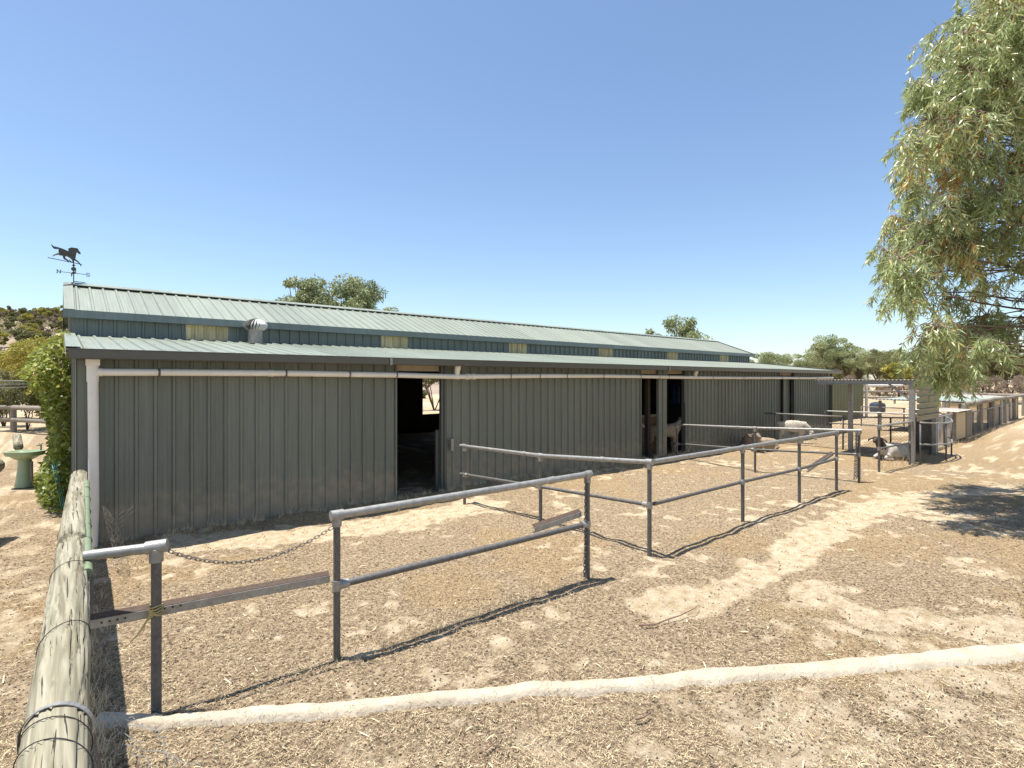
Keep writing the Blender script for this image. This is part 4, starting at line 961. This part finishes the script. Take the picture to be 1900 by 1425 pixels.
# ------------------------------------------------------------------ pens, hutches and sheds beyond
def hutch(label, x0, x1, y0, y1, h0, h1, roofmat, panelmat, front=True, grp='low pens with sheet roofs', per=.1, doorx=None, shell=True):
    root = thing('animal_hutch', label, 'hutch', (x0, y0, 0), grp)
    m = MB(); sheet(m, (x0 - .1, y0 - .12, h0), (1, 0, 0), x1 - x0 + .2, lambda s: (0, 0, 0), lambda s: (0, y1 - y0 + .24, h1 - h0), (0, 0, 1), per, 'corr', .025); m.build('roof', roofmat, root)
    for (x, y) in ((x0, y0), (x1, y0), (x0, y1), (x1, y1)):
        m = MB(); hh = (h0 if y == y0 else h1) - .03; m.box((x - .04, y - .04, -.1), (x + .04, y + .04, hh)); m.build('post', beige_pole, root)
    if shell: m = MB(); m.box((x0 + .05, y1 - .02, 0), (x1 - .05, y1, h1 - .06)); m.build('wall', panelmat, root); m = MB(); m.box((x0 - .01, y0 + .05, 0), (x0 + .01, y1 - .05, min(h0, h1) - .06)); m.build('wall', panelmat, root)
    if front:
        k = MB(); n = max(1, int((x1 - x0) / .65)); w = (x1 - x0 - .1) / n
        for i in range(n):
            if doorx and i in doorx: continue
            k = MB(); k.box((x0 + .05 + i * w + .004, y0 - .02, .06), (x0 + .05 + (i + 1) * w - .004, y0, h0 - .06)); k.build('front_panel', panelmat, root)
    return root
hutch('small hutch with pale corrugated roof and cream board front beside the shelter', 20.9, 22.5, 3.9, 5.0, .93, .97, ironroof, ply)
hutch('long low pen with pale green sheet roof behind the small hutch', 23.6, 31.0, 4.25, 6.6, 1.12, 1.16, greenroof, ply, per=.12, doorx=(0, 2, 3, 5, 6, 8), shell=False)
m = MB(); sheet(m, (23.44, 4.1, 1.165), (0, 1, 0), 2.7, lambda s: (0, 0, 0), lambda s: (.5, 0, .004), (0, 0, 1), .12, 'corr', .028)
tag(m.build('roof_edge_sheet', ironroof, None), 'white corrugated sheet laid along the near edge of the pale green pen roof', 'roof sheet')
hutch('weathered pen with cream board front at the far end of the row', 33.5, 36.0, 4.3, 6.5, 1.05, 1.15, ironroof, ply, doorx=(1, 3))
# olive shed and tank beyond the barn end
os_ = thing('olive_shed', 'olive-green corrugated shed standing beyond the barn end', 'shed', (24.6, 10.5, 0))
x0, x1 = 24.2, 31.5; y0 = 9.55
m = MB(); sheet(m, (x0, y0, 0), (1, 0, 0), x1 - x0, lambda s: (0, 0, 0), lambda s: (0, 0, 1.78), (0, -1, 0)); sheet(m, (x0, y0, 0), (0, 1, 0), 3.5, lambda s: (0, 0, 0), lambda s: (0, 0, 1.78), (-1, 0, 0)); sheet(m, (x1, y0, 0), (0, 1, 0), 3.5, lambda s: (0, 0, 0), lambda s: (0, 0, 1.78), (1, 0, 0)); m.build('wall', oldgreen, os_)
m = MB(); m.box((x0 - .05, y0 - .06, 1.79), (x1 + .1, y0 + 3.6, 1.86)); m.build('roof', roof_m, os_)
m = MB(); m.tube([(x1 + .15, y0 - .1, 0), (x1 + .15, y0 - .1, 1.7)], .07, 12); m.tube([(x1 + .1, y0 - .1, 1.62), (x1 + 5.5, y0 - .3, 1.60)], .055, 12); m.build('downpipe', pvc, os_, True, auto=40)
m = MB(); m.lathe((36.5, 11.3, 0), [(.75, 0), (.8, .9), (.7, 1.12), (.3, 1.28), (.05, 1.3)], 24); m.v = [(v[0] * .5, v[1] * .5, v[2] * .5) for v in m.v]; o_ = GZ(1628, 31); m.v = [(v[0] - 36.5 * .5 + o_.x, v[1] - 11.3 * .5 + o_.y, v[2]) for v in m.v]; tag(m.build('water_tank', mat('dark_blue_grey_tank', (.05, .06, .08), .5), None, True, auto=40), 'dark blue-grey rounded water tank beyond the olive shed', 'tank')

# timber post and rail fences
def rail_fence(label, pts, h, r=.06, double=False, name='log_fence', grp='grey log fences', posth=None):
    root = thing(name, label, 'fence', (pts[0][0], pts[0][1], 0), grp); P = [Vector((p[0], p[1], 0)) for p in pts]
    for p in P:
        m = logtube([p + Vector((0, 0, -.15)), p + Vector((0, 0, posth or h))], [r * 1.15, r], 14, 3); m.build('post', beige_pole, root, True)
    for z in ([h] if not double else [h, h * .5]):
        for a, b in zip(P[:-1], P[1:]):
            m = MB(); o = Vector((0, -r * .4, z + random.uniform(-.02, .02))); m.tube([a + o, a.lerp(b, .5) + o + Vector((0, 0, random.uniform(-.02, .02))), b + o], [r, r * .93, r * .88], 12); m.build('rail', beige_pole, root, True)
    return root
rail_fence('grey log rail fence running along the right of the pens', [(22.6, 3.95), (25.6, 4.05), (28.6, 4.15), (31.6, 4.2), (35.0, 4.3), (39, 4.4), (43, 4.5)], 1.12, .085)
rail_fence('long log rail fence crossing the paddock behind the pens', [tuple(GZ(1752, 34)[:2]), tuple(GZ(1830, 33)[:2]), tuple(GZ(1915, 32)[:2]), tuple(GZ(2010, 31)[:2])], 1.0, .11, True)
rail_fence('far double-rail fence beyond the olive shed', [tuple(GZ(1600, 44)[:2]), tuple(GZ(1660, 43)[:2]), tuple(GZ(1720, 42)[:2]), tuple(GZ(1800, 41)[:2])], 1.0, .07, True)
# boards / palings on the pen row further right
for i, (x, w, lab) in enumerate(((22.3, .9, 'upright grey board panel fixed to the pen fence nearest the hutch'), (36.2, 1.4, 'dark board panel near the far end of the pen fence'), (39.8, 1.6, 'pale sheet panel leaning on the far end of the pen fence'))):
    m = MB(); n = int(w / .15)
    for k in range(n): m.box((x + k * .15, 3.86 + .004 * (k % 2), .03), (x + k * .15 + .14, 3.89 + .004 * (k % 2), .92 + .03 * random.random()))
    tag(m.build('board_panel', [beige_pole, timber_d, ironroof][i], None), lab, 'panel', 'panels along the pen fence')
# blue twine on hutch
m = MB(); m.tube([(19.2, 3.93, .35), (19.3, 3.95, .62), (20.0, 3.94, .64), (20.8, 3.95, .66)], .014, 6); tag(m.build('blue_twine', blue_rope, None, True), 'blue rope tied across the front of the small hutch', 'rope')

# ------------------------------------------------------------------ left side: basin, far fences, hose
bs = G(46, 903); bz = thing('pedestal_basin', 'pale green pedestal wash basin standing outdoors by the creeper', 'basin', (bs.x, bs.y, 0))
m = MB(); m.lathe((bs.x, bs.y, 0), [(.14, 0), (.14, .03), (.125, .10), (.105, .3), (.095, .42), (.10, .5)], 8); m.build('pedestal', basin_m, bz, True, auto=50)
rr = R2
m = MB(); ring = []; 
def oval(z, a, b, n=24): return [Vector((bs.x, bs.y, z)) + rr * (a * math.copysign(abs(math.cos(t)) ** .6, math.cos(t))) + Vector((FX, FY, 0)) * (b * math.copysign(abs(math.sin(t)) ** .6, math.sin(t))) for t in [2 * math.pi * k / n for k in range(n)]]
rings = [oval(.49, .12, .10), oval(.545, .20, .15), oval(.56, .262, .195), oval(.635, .285, .215), oval(.635, .235, .16), oval(.56, .18, .12), oval(.53, .03, .03)]
vs = [v for r_i in rings for v in r_i]; fs = []
for i in range(len(rings) - 1):
    for k in range(24): fs.append((i * 24 + k, i * 24 + (k + 1) % 24, (i + 1) * 24 + (k + 1) % 24, (i + 1) * 24 + k))
fs.append(tuple(range(23, -1, -1))); fs.append(tuple(range(144, 168))); m.add(vs, fs); m.build('bowl', basin_m, bz, True, auto=50)
m = MB(); tpos = Vector((bs.x, bs.y, .63)) + rr * .14 + Vector((FX, FY, 0)) * .17; m.tube([tpos, tpos + Vector((0, 0, .09)), tpos + Vector((0, 0, .1)) - Vector((FX, FY, 0)) * .09], .014, 8); m.tube([tpos + Vector((-.03, 0, .115)), tpos + Vector((.03, 0, .115))], .009, 6); m.build('tap', galv, bz, True)
m = MB(); q = Vector((bs.x, bs.y, .45)) + rr * .12; m.tube([q, q + Vector((0, 0, -.33)), q + rr * .06 + Vector((0, 0, -.42)), q + rr * .4 + Vector((0, .3, -.43))], .025, 10); m.build('waste_pipe', beige_pole, bz, True)
m = logtube([bs + Vector((-.10, .35, .68)) , bs + Vector((-.16, 1.3, .80))], [.068, .068], 20, 4); tag(m.build('short_log', log_m, None, True), 'short cut log resting behind the green basin', 'log')
f1 = GZ(-60, 20.5); f2 = GZ(25, 19.5); f3 = GZ(75, 18.6); f4 = GZ(190, 17.5)
rail_fence('pale two-rail log fence behind the creeper on the left', [tuple(f1[:2]), tuple(f2[:2]), tuple(f4[:2])], .95 - .98 + .93, .09, True)
lf2 = thing('log_rail', 'second log rail and post at the left edge of the picture', 'fence', (-.75, 8.6, 0))
m = logtube([Vector((-.60, 9.05, .86)), Vector((-1.2, 7.4, .84)), Vector((-1.9, 5.6, .82))], [.10, .105, .11], 36, 12); m.build('log_rail', log_m, lf2, True)
m = logtube([Vector((-.70, 8.7, -.1)), Vector((-.68, 8.72, .78))], [.075, .07], 24, 5); m.build('log_post', mat('brown_log_post', (.22, .13, .08), .9, 0, (.12, .075, .05), 9, 1, .4, 30), lf2, True)
m = MB(); hs = Vector((.08, 10.0, .72))
for k in range(3): m.tube([hs + Vector((-.06 * math.cos(t) - .02 * k - .05, .16 * math.sin(t) * (1 + .1 * k), -.38 + .40 * math.cos(t) * (1 - .06 * k))) for t in [2 * math.pi * q / 20 for q in range(21)]], .007, 6)
tag(m.build('garden_hose', mat('teal_hose', (.08, .28, .24), .5), None, True), 'teal garden hose coiled on the barn end wall below the creeper', 'hose')
# hills hoist style rods at far left
m = MB(); 
for dz in (0, .09, -.09): m.tube([GZ(-30, 11.5, 1.80 + dz), GZ(62, 11.2, 1.82 + dz * .6)], .010, 6)
m.tube([GZ(-30, 11.5, 0), GZ(-30, 11.5, 1.95)], .025, 8); m.tube([GZ(62, 11.2, 1.70), GZ(62, 11.2, 1.90)], .01, 6)
tag(m.build('clothes_line', galv, None, True), 'thin metal clothes line arms reaching in at the left edge', 'clothes line')

# brick and sticks in the foreground
bp_ = G(1030, 1446); m = MB(); m.box((-.085, -.05, -.03), (.085, .05, .02)); bo = m.build('brick', brick_m); bo.location = (bp_.x, bp_.y, .0); bo.rotation_euler = (0, .05, -.62); tag(bo, 'red brick half buried at the bottom edge of the yard', 'brick')
bv = bo.modifiers.new('b', 'BEVEL'); bv.width = .006; bv.segments = 2
def stick(label, pts, r):
    m = MB(); n = len(pts); m.tube([G(*p) + Vector((0, 0, .018)) for p in pts], [r * (1 - .6 * i / (n - 1)) for i in range(n)], 6); tag(m.build('stick', bark_red, None, True), label, 'stick', 'fallen sticks on the yard')
stick('curved reddish stick lying on the pale sand in mid yard', [(1185, 1164), (1215, 1163), (1240, 1153), (1262, 1146), (1290, 1132), (1296, 1126)], .007)
stick('thin brown strip of bark just beyond the concrete edging', [(1180, 1340), (1195, 1336), (1207, 1328)], .008)
stick('thin dark stick lying near the bottom left of the yard', [(900, 1398), (925, 1380), (932, 1368)], .004)

# ------------------------------------------------------------------ vegetation
gum_m = tint_mat('gum_leaf', [(0, (0.20, 0.25, 0.085)), (0.45, (0.40, 0.47, 0.20)), (0.8, (0.62, 0.66, 0.35)), (0.93, (0.70, 0.55, 0.18)), (1, (0.52, 0.25, 0.07))], 0.36, .38, .6)
gumfar_m = tint_mat('distant_gum_leaf', [(0, (0.14, 0.18, 0.08)), (0.5, (0.31, 0.35, 0.17)), (1, (0.52, 0.53, 0.29))], 0.5, .25)
scrub_m = tint_mat('hill_scrub_leaf', [(0, (0.20, 0.155, 0.115)), (0.45, (0.27, 0.225, 0.14)), (0.7, (0.25, 0.27, 0.10)), (1, (0.36, 0.37, 0.11))], 0.8, .15)
bush_m = tint_mat('bush_leaf', [(0, (0.10, 0.10, 0.04)), (0.5, (0.20, 0.20, 0.085)), (1, (0.31, 0.31, 0.13))], 0.6, .25)
yel_m = tint_mat('yellow_green_leaf', [(0, (0.20, 0.19, 0.04)), (0.5, (0.36, 0.33, 0.07)), (1, (0.50, 0.43, 0.11))], 0.6, .3)
vine_m = tint_mat('creeper_leaf', [(0, (0.08, 0.11, 0.02)), (0.5, (0.24, 0.29, 0.05)), (0.9, (0.44, 0.46, 0.11)), (1, (0.40, 0.24, 0.08))], 0.4, .35, .5)
dry_m = tint_mat('dry_scrub_leaf', [(0, (0.18, 0.13, 0.10)), (0.6, (0.32, 0.25, 0.19)), (1, (0.30, 0.28, 0.15))], 0.8, .15)

# big gum at right
GP = [(1800, -60), (1785, 10), (1722, 38), (1700, 90), (1676, 150), (1662, 200), (1652, 260), (1645, 330), (1632, 370), (1610, 430), (1608, 500), (1650, 545), (1668, 600), (1685, 660), (1700, 700), (1765, 705), (1800, 720), (1840, 700), (1900, 690)]
def left_edge(y): return float(np.interp(y, [p[1] for p in GP[:15]], [p[0] for p in GP[:15]]))
tree = thing('gum_tree', 'large drooping eucalyptus overhanging the yard at the right', 'tree', GZ(2130, 8.6))
tb = GZ(2130, 8.6)
def bez(a, b, sag, n=8):
    out = []
    for k in range(n + 1): t = k / n; p = a.lerp(b, t); p = p + Vector((0, 0, sag * math.sin(math.pi * t))); out.append(p)
    return out
tr = MB(); tr.tube([tb + Vector((0, 0, -.2)), tb + Vector((.05, .05, 1.2)), tb + Vector((-.1, .1, 2.6)), tb + Vector((-.05, .0, 4.5)), tb + Vector((-.2, -.1, 6.4)), tb + Vector((-.3, 0, 7.8))], [.26, .21, .18, .14, .09, .04], 18); tr.build('trunk', bark, tree, True)
clumps = []; rr_ = random.Random(11)
tries = 0
while len(clumps) < 420 and tries < 30000:
    tries += 1
    y = rr_.uniform(-170, 690); z = rr_.uniform(6.6, 9.6); rad = rr_.uniform(.26, .46); pr = rad / z * 1000
    x = rr_.uniform(1600, 2330)
    if x - pr * .75 < left_edge(y - 10): continue
    if 1835 < x < 1990 and 470 < y < 665 and rr_.random() < .88: continue
    if y > 610 and x > 1860 and rr_.random() < .5: continue
    c = GZ(x, z, EYE - (y - 705) / 1000 * z)
    if c.z < 1.9: continue
    if any((c - q).length < (rad + s) * .33 for q, s in clumps): continue
    clumps.append((c, rad))
br = MB(); cen = []; dd_ = []; LL = []; WW = []; TT = []
for c, rad in clumps:
    hh = max(1.6, min(7.2, c.z - .3 + rr_.uniform(-.6, .5))); st = tb + Vector((-.08, .02, hh)); b = bez(st, c, .25, 7)
    b = [p + Vector((rr_.uniform(-.05, .05), rr_.uniform(-.05, .05), rr_.uniform(-.05, .05))) if 0 < i < 7 else p for i, p in enumerate(b)]
    br.tube(b, [.022 * (1 - .8 * i / 7) + .003 for i in range(8)], 6)
    base_t = rr_.gauss(.5, .19)
    for k in range(int(12 + 34 * rad)):
        v = Vector((rr_.gauss(0, 1), rr_.gauss(0, 1), rr_.gauss(0, .8))).normalized() * rad * rr_.uniform(.25, 1)
        tip = c + v + Vector((0, 0, -.06)); mid = c.lerp(tip, .5) + Vector((0, 0, .07)); end = tip + Vector((v.x * .25, v.y * .25, -.10 - .10 * rr_.random()))
        br.tube([c, mid, tip, end], [.006, .0045, .003, .0015], 4, False)
        for j in range(21):
            t = rr_.uniform(.15, 1); p = mid.lerp(tip, t * 2) if t < .5 else tip.lerp(end, (t - .5) * 2)
            cen.append(p); dd_.append((rr_.gauss(0, .5) + v.x * .9, rr_.gauss(0, .5) + v.y * .9, -.85 + rr_.gauss(0, .4))); LL.append(rr_.uniform(.085, .15)); WW.append(rr_.uniform(.012, .021))
            TT.append(min(1, max(0, base_t + rr_.gauss(0, .17) + (.35 if rr_.random() < .05 else 0))))
br.build('branches', bark_red, tree, True)
v = leaf_arrays(np.array(cen), np.array(dd_), np.array(LL), np.array(WW), .22); cr = leaf_mesh('crown', v, np.array(TT), gum_m, tree)
print('gum leaves', len(LL), 'clumps', len(clumps))

def make_tree(name, label, cat, loc, H, Rr, nclump, leaves, lsize, m, spread=.5, trunk_h=.35, stems=1, group=None, aspect=.75, flat=False, seed=0, barkm=None, tint=.5, hang=-.3):
    r = random.Random(seed); g = np.random.default_rng(seed)
    loc = Vector(loc); root = thing(name, label, cat, loc, group); tk = MB(); cl = []
    for k in range(nclump):
        for _ in range(40):
            a = r.uniform(0, 2 * math.pi); q = r.uniform(0, 1) ** .5; zz = r.uniform(-1, 1)
            if q * q + zz * zz <= 1: break
        top = H * (1 - trunk_h) / 2; c = loc + Vector((math.cos(a) * q * Rr, math.sin(a) * q * Rr, H * trunk_h + top + zz * top * .92)); cl.append(c)
    per = leaves // nclump; C = []; D = []; T = []
    for k in range(stems):
        a = r.uniform(0, 6.28); lean = spread * Rr * (.7 if stems > 1 else .15)
        tp = loc + Vector((math.cos(a) * lean, math.sin(a) * lean, H * (trunk_h + .25)))
        tk.tube([loc + Vector((0, 0, -.1)), loc.lerp(tp, .5) + Vector((r.uniform(-.1, .1), r.uniform(-.1, .1), 0)), tp], [H * .028 / stems ** .55, H * .02 / stems ** .55, H * .009 / stems ** .4], 8)
        for c in cl[k::stems]:
            s = loc.lerp(tp, r.uniform(.45, 1)); md = s.lerp(c, .5) + Vector((0, 0, r.uniform(-.05, .05) * H)); tk.tube([s, md, c], [H * .008, H * .005, H * .002], 5)
    for c in cl:
        rad = Rr * r.uniform(.17, .36) * (1.0 if not flat else 1.0); n = per
        d = g.normal(size=(n, 3)); d /= np.linalg.norm(d, axis=1, keepdims=True); q = g.uniform(.1, 1, (n, 1)) ** .45
        pp = np.array(c) + d * q * rad * np.array([1, 1, aspect]); C.append(pp)
        dd = d * .6 + g.normal(0, .5, (n, 3)); dd[:, 2] += hang; D.append(dd); T.append(np.clip(g.normal(tint + r.uniform(-.2, .2), .16, n), 0, 1))
    tk.build('trunk', barkm or bark, root, True)
    C = np.concatenate(C); D = np.concatenate(D); T = np.concatenate(T); n = len(C)
    v = leaf_arrays(C, D, g.uniform(.7, 1.3, n) * lsize, g.uniform(.3, .5, n) * lsize, .2); leaf_mesh('crown', v, T, m, root)
    return root
# trees behind the barn
make_tree('gum_tree', 'leafy gum behind the barn roof, left of a close pair', 'tree', GZ(560, 27), 7.6, 1.4, 70, 17000, .15, gumfar_m, seed=1, tint=.42, hang=-.9, group='gum trees showing above the barn roof')
make_tree('gum_tree', 'wider leafy gum behind the barn roof, right of a close pair', 'tree', GZ(650, 28), 7.4, 1.9, 100, 25000, .15, gumfar_m, seed=2, tint=.42, hang=-.9, group='gum trees showing above the barn roof')
make_tree('gum_tree', 'small gum top trailing off right of the pair behind the barn', 'tree', GZ(718, 28.5), 6.0, 1.3, 36, 8000, .16, gumfar_m, seed=3, tint=.42, hang=-.9, group='gum trees showing above the barn roof')
make_tree('gum_tree', 'rounded gum crown above the far third of the barn roof', 'tree', GZ(1262, 42), 7.0, 2.0, 70, 14000, .18, gumfar_m, seed=4, tint=.42, hang=-.7, group='gum trees showing above the barn roof')
make_tree('gum_tree', 'low gum top just left of the rounded crown above the barn roof', 'tree', GZ(1200, 42), 6.0, 1.3, 36, 6500, .2, gumfar_m, seed=5, tint=.42, hang=-.7, group='gum trees showing above the barn roof')
make_tree('gum_tree', 'tiny gum tip beside the far gable of the barn roof', 'tree', GZ(1347, 50), 5.6, .7, 9, 2500, .2, gumfar_m, seed=6, tint=.42, group='gum trees showing above the barn roof')
# through the doorway
make_tree('bushy_tree', 'small many-stemmed tree seen through the first doorway', 'tree', GZ(806, 34.0), 3.9, 1.5, 16, 6000, .13, bush_m, stems=6, trunk_h=.42, spread=1.0, seed=8)
# woodland at right: prototypes then copies, each a thing
protos = []
for i in range(4):
    protos.append(make_tree('woodland_tree', 'x', 'tree', (0, 0, 0), 7.0, 2.6, [34, 42, 30, 46][i], 11000, .17, [gumfar_m, bush_m, gumfar_m, bush_m][i], trunk_h=[.45, .3, .55, .2][i], stems=[1, 2, 1, 3][i], seed=20 + i, flat=True, aspect=.55, tint=[.5, .6, .55, .5][i], hang=0))
scrub = []
for i in range(2):
    scrub.append(make_tree('dry_shrub', 'x', 'shrub', (0, 0, 0), 2.6, 1.4, 12, 3200, .12, dry_m, trunk_h=.2, stems=6, spread=1.1, seed=40 + i, tint=.5, hang=0))
used = set()
def put(proto, loc, s, label, group, rz):
    o = proto if proto.name not in used else copy_tree(proto)
    used.add(proto.name); o.location = loc; o.scale = (s, s, s * random.uniform(.92, 1.08)); o.rotation_euler = (0, 0, rz); o['label'] = label; o['group'] = group
    return o
WG = 'eucalypts of the woodland beyond the pens'
named = [(1425, 60, .84, 0, 'flat-topped gum directly right of the barn roof end'), (1478, 66, .72, 2, 'low spreading gum between the barn roof end and the tall woodland gums'),
         (1535, 60, .93, 2, 'tall open-crowned gum above the shelter beam'), (1572, 58, .90, 0, 'broad gum at the highest point of the woodland skyline'), (1628, 68, .86, 2, 'flat crowned gum left of the bright yellow-green tree')]
for px, z, s, k, lab in named: put(protos[k], GZ(px, z), s, lab, WG, random.uniform(0, 6))
cnt = 0
for i in range(64):
    px = 1400 + (2350 - 1400) * (i + random.uniform(0, .9)) / 64; z = random.uniform(58, 92); k = random.randrange(4); s = random.uniform(.60, .92)
    if px < 1510: s *= .72
    put(protos[k], GZ(px, z), s, ['open-crowned grey-green gum', 'low dense olive gum', 'tall thin-trunked gum', 'bushy many-stemmed olive gum'][k] + ' ' + ('in the nearest row of the woodland' if z < 68 else ('in the middle of the woodland' if z < 80 else 'at the back of the woodland')) + (' left of the big gum' if px < 1650 else (' behind the big gum' if px < 1910 else ' out of frame')), WG, random.uniform(0, 6)); cnt += 1
ytree = make_tree('wattle_tree', 'bright yellow-green tree in the woodland left of the big gum', 'tree', GZ(1668, 55), 3.9, 1.6, 14, 5000, .2, yel_m, seed=61)
for i in range(44):
    px = 1560 + 800 * (i + random.uniform(0, .9)) / 44; z = random.uniform(50, 58)
    put(scrub[i % 2], GZ(px, z), random.uniform(.5, 1.0), 'leafless grey-brown shrub at the foot of the woodland ' + ('left of the big gum' if px < 1650 else ('under the low hanging gum foliage' if px < 1910 else 'out of frame')), 'dry shrubs below the woodland', random.uniform(0, 6))

# hill with scrub at left
def hill():
    zs = np.linspace(30, 420, 60); aa = np.linspace(-1.6, 0.75, 110)
    Z_, A_ = np.meshgrid(zs, aa, indexing='ij')
    x = Z_ * (FX + FY * A_); y = Z_ * (FY - FX * A_)
    prof = sstep(38, 175, Z_) * 21.5; env = 1 - sstep(-.80, -.25, A_) * .86 - sstep(.15, .4, A_) * .14
    z = prof * env * (1 + .10 * (fbm(A_ * 4 + 3, Z_ * .01, 5, 3) - .5)) + (fbm(x * .05, y * .05, 8, 3) - .5) * 1.2 * sstep(40, 80, Z_) * (1 - sstep(.15, .35, A_)) - .35
    v = np.stack([x, y, z], -1).reshape(-1, 3); n = len(aa); i = (np.arange(len(zs) - 1)[:, None] * n + np.arange(n - 1)[None]).ravel()
    hm = mat('hill_earth', (.36, .28, .20), .95, 0, (.20, .15, .115), .25, 1)
    o = np_mesh('hill', v, np.stack([i, i + 1, i + n + 1, i + n], 1), hm); structure(o)
    def H(px, zz):
        a = (px - 950) / 1000.; A1 = np.array([a]); Z1 = np.array([float(zz)]); xx = Z1 * (FX + FY * A1); yy = Z1 * (FY - FX * A1)
        e = 1 - sstep(-.80, -.25, A1) * .86 - sstep(.15, .4, A1) * .14
        return float((sstep(38, 175, Z1) * 21.5 * e * (1 + .10 * (fbm(A1 * 4 + 3, Z1 * .01, 5, 3) - .5)) + (fbm(xx * .05, yy * .05, 8, 3) - .5) * 1.2 * sstep(40, 80, Z1) * (1 - sstep(.15, .35, A1)) - .35)[0])
    return H
HH = hill()
hp_protos = [make_tree('hill_tree', 'x', 'tree', (0, 0, 0), 4.2, 1.9, 9, 1500, .42, mm, seed=70 + i, trunk_h=.2, flat=True, aspect=.6, tint=.45, hang=0, barkm=bark_red) for i, mm in enumerate((yel_m, bush_m, dry_m, bush_m))]
lab_h = ['yellow-green wattle', 'dull green gum', 'bare grey-brown shrub', 'dark green gum']
hr = random.Random(5)
for i in range(210):
    if i % 9: px = hr.uniform(-50, 190)
    else: px = hr.uniform(760, 860) if i % 2 else hr.uniform(190, 330)
    z = 46 + 140 * hr.random() ** .8; k = hr.choice((0, 0, 1, 1, 2, 3)); s = hr.uniform(.42, .8) * (1.0 if z > 70 else .75)
    wh = 'seen beyond the barn through the first doorway' if px > 700 else ('hidden low behind the barn roof' if px > 190 else ('on the crest of the left hill' if z > 150 else ('high on the left hillside' if z > 115 else ('halfway up the left hillside' if z > 80 else 'at the foot of the left hill'))))
    p = GZ(px, z, HH(px, z) - .1); put(hp_protos[k], p, s, lab_h[k] + ' ' + wh, 'scrub trees on the left hillside', hr.uniform(0, 6))
def undergrowth():
    n = 60000; px = rng.uniform(-80, 210, n); z = 42 + 150 * rng.uniform(0, 1, n) ** .8; A_ = (px - 950) / 1000
    x = z * (FX + FY * A_); y = z * (FY - FX * A_); keep = fbm(x * .22, y * .22, 19, 3) > .46; x = x[keep]; y = y[keep]; px = px[keep]; z = z[keep]
    hz = np.array([HH(a, b) for a, b in zip(px, z)]) + rng.uniform(0, .7, len(px)); n = len(px)
    v = leaf_arrays(np.stack([x, y, hz], 1), rng.normal(0, 1, (n, 3)), rng.uniform(.25, .6, n), rng.uniform(.08, .2, n), .3)
    o = leaf_mesh('scrub_undergrowth', v, rng.uniform(0, 1, n), scrub_m); o['kind'] = 'stuff'; o['label'] = 'low dry undergrowth covering the left hillside'
undergrowth()
# nearer bushes at left
make_tree('wattle_bush', 'large yellow-green wattle rising above the creeper', 'shrub', GZ(100, 21), 3.75, 1.7, 26, 14000, .13, yel_m, trunk_h=.12, seed=80, stems=3, tint=.7)
make_tree('wattle_bush', 'yellow-green wattle at the left edge below the hillside', 'shrub', GZ(20, 26), 3.8, 1.7, 22, 7000, .15, yel_m, trunk_h=.12, seed=81, stems=3, tint=.6)
make_tree('dark_bush', 'dark open bush with bare leaning stems behind the left log fence', 'shrub', GZ(50, 20.5), 1.9, .95, 12, 3800, .09, bush_m, trunk_h=.3, seed=82, stems=6, tint=.3)
make_tree('dark_bush', 'smaller olive bush at the very left behind the log fence', 'shrub', GZ(8, 22), 2.4, 1.0, 12, 3500, .09, bush_m, trunk_h=.2, seed=83, stems=4, tint=.5)
# creeper on the end wall
cp_ = thing('creeper', 'bright green leafy creeper growing up the near end wall of the barn', 'climbing plant', (-.3, 12.2, 0))
C = []; D = []; T = []; cr_ = random.Random(9); st_ = MB()
def inside(x, y, z):
    # bulging mass on the wall: broad at the top, waisted in the middle, full again at the foot
    ext = np.interp(z, [0, .3, .7, 1.1, 1.6, 2.0, 2.35, 2.62], [.36, .46, .28, .27, .38, .62, .46, .16])
    return (XA - x) < ext * (1 - ((y - 11.7) / 2.3) ** 2 * .55)
while len(C) < 15000:
    z = cr_.uniform(0, 2.62); y = cr_.uniform(9.8, 13.7); x = XA - .03 - cr_.random() * .62
    if not inside(x, y, z): continue
    if float(vnoise(x * 6 + z * 5, y * 4 - z * 2, 7)) < .36: continue
    C.append((x, y, z)); D.append((cr_.gauss(-.3, .5), cr_.gauss(-.4, .5), cr_.gauss(-.4, .4))); T.append(min(1, max(0, cr_.gauss(.5 + .12 * (z - 1.2), .22))))
v = leaf_arrays(np.array(C), np.array(D), rng.uniform(.05, .10, len(C)), rng.uniform(.03, .055, len(C)), .3); leaf_mesh('foliage', v, np.array(T), vine_m, cp_)
for k in range(16):
    y = 10.3 + k * .2; st_.tube([(XA - .05, y * .5 + 6, 0), (XA - .08 - .1 * cr_.random(), y, 1.0), (XA - .12 - .3 * cr_.random(), y + cr_.uniform(-.3, .3), 2.2)], [.02, .014, .006], 6)
st_.build('stems', bark, cp_, True)
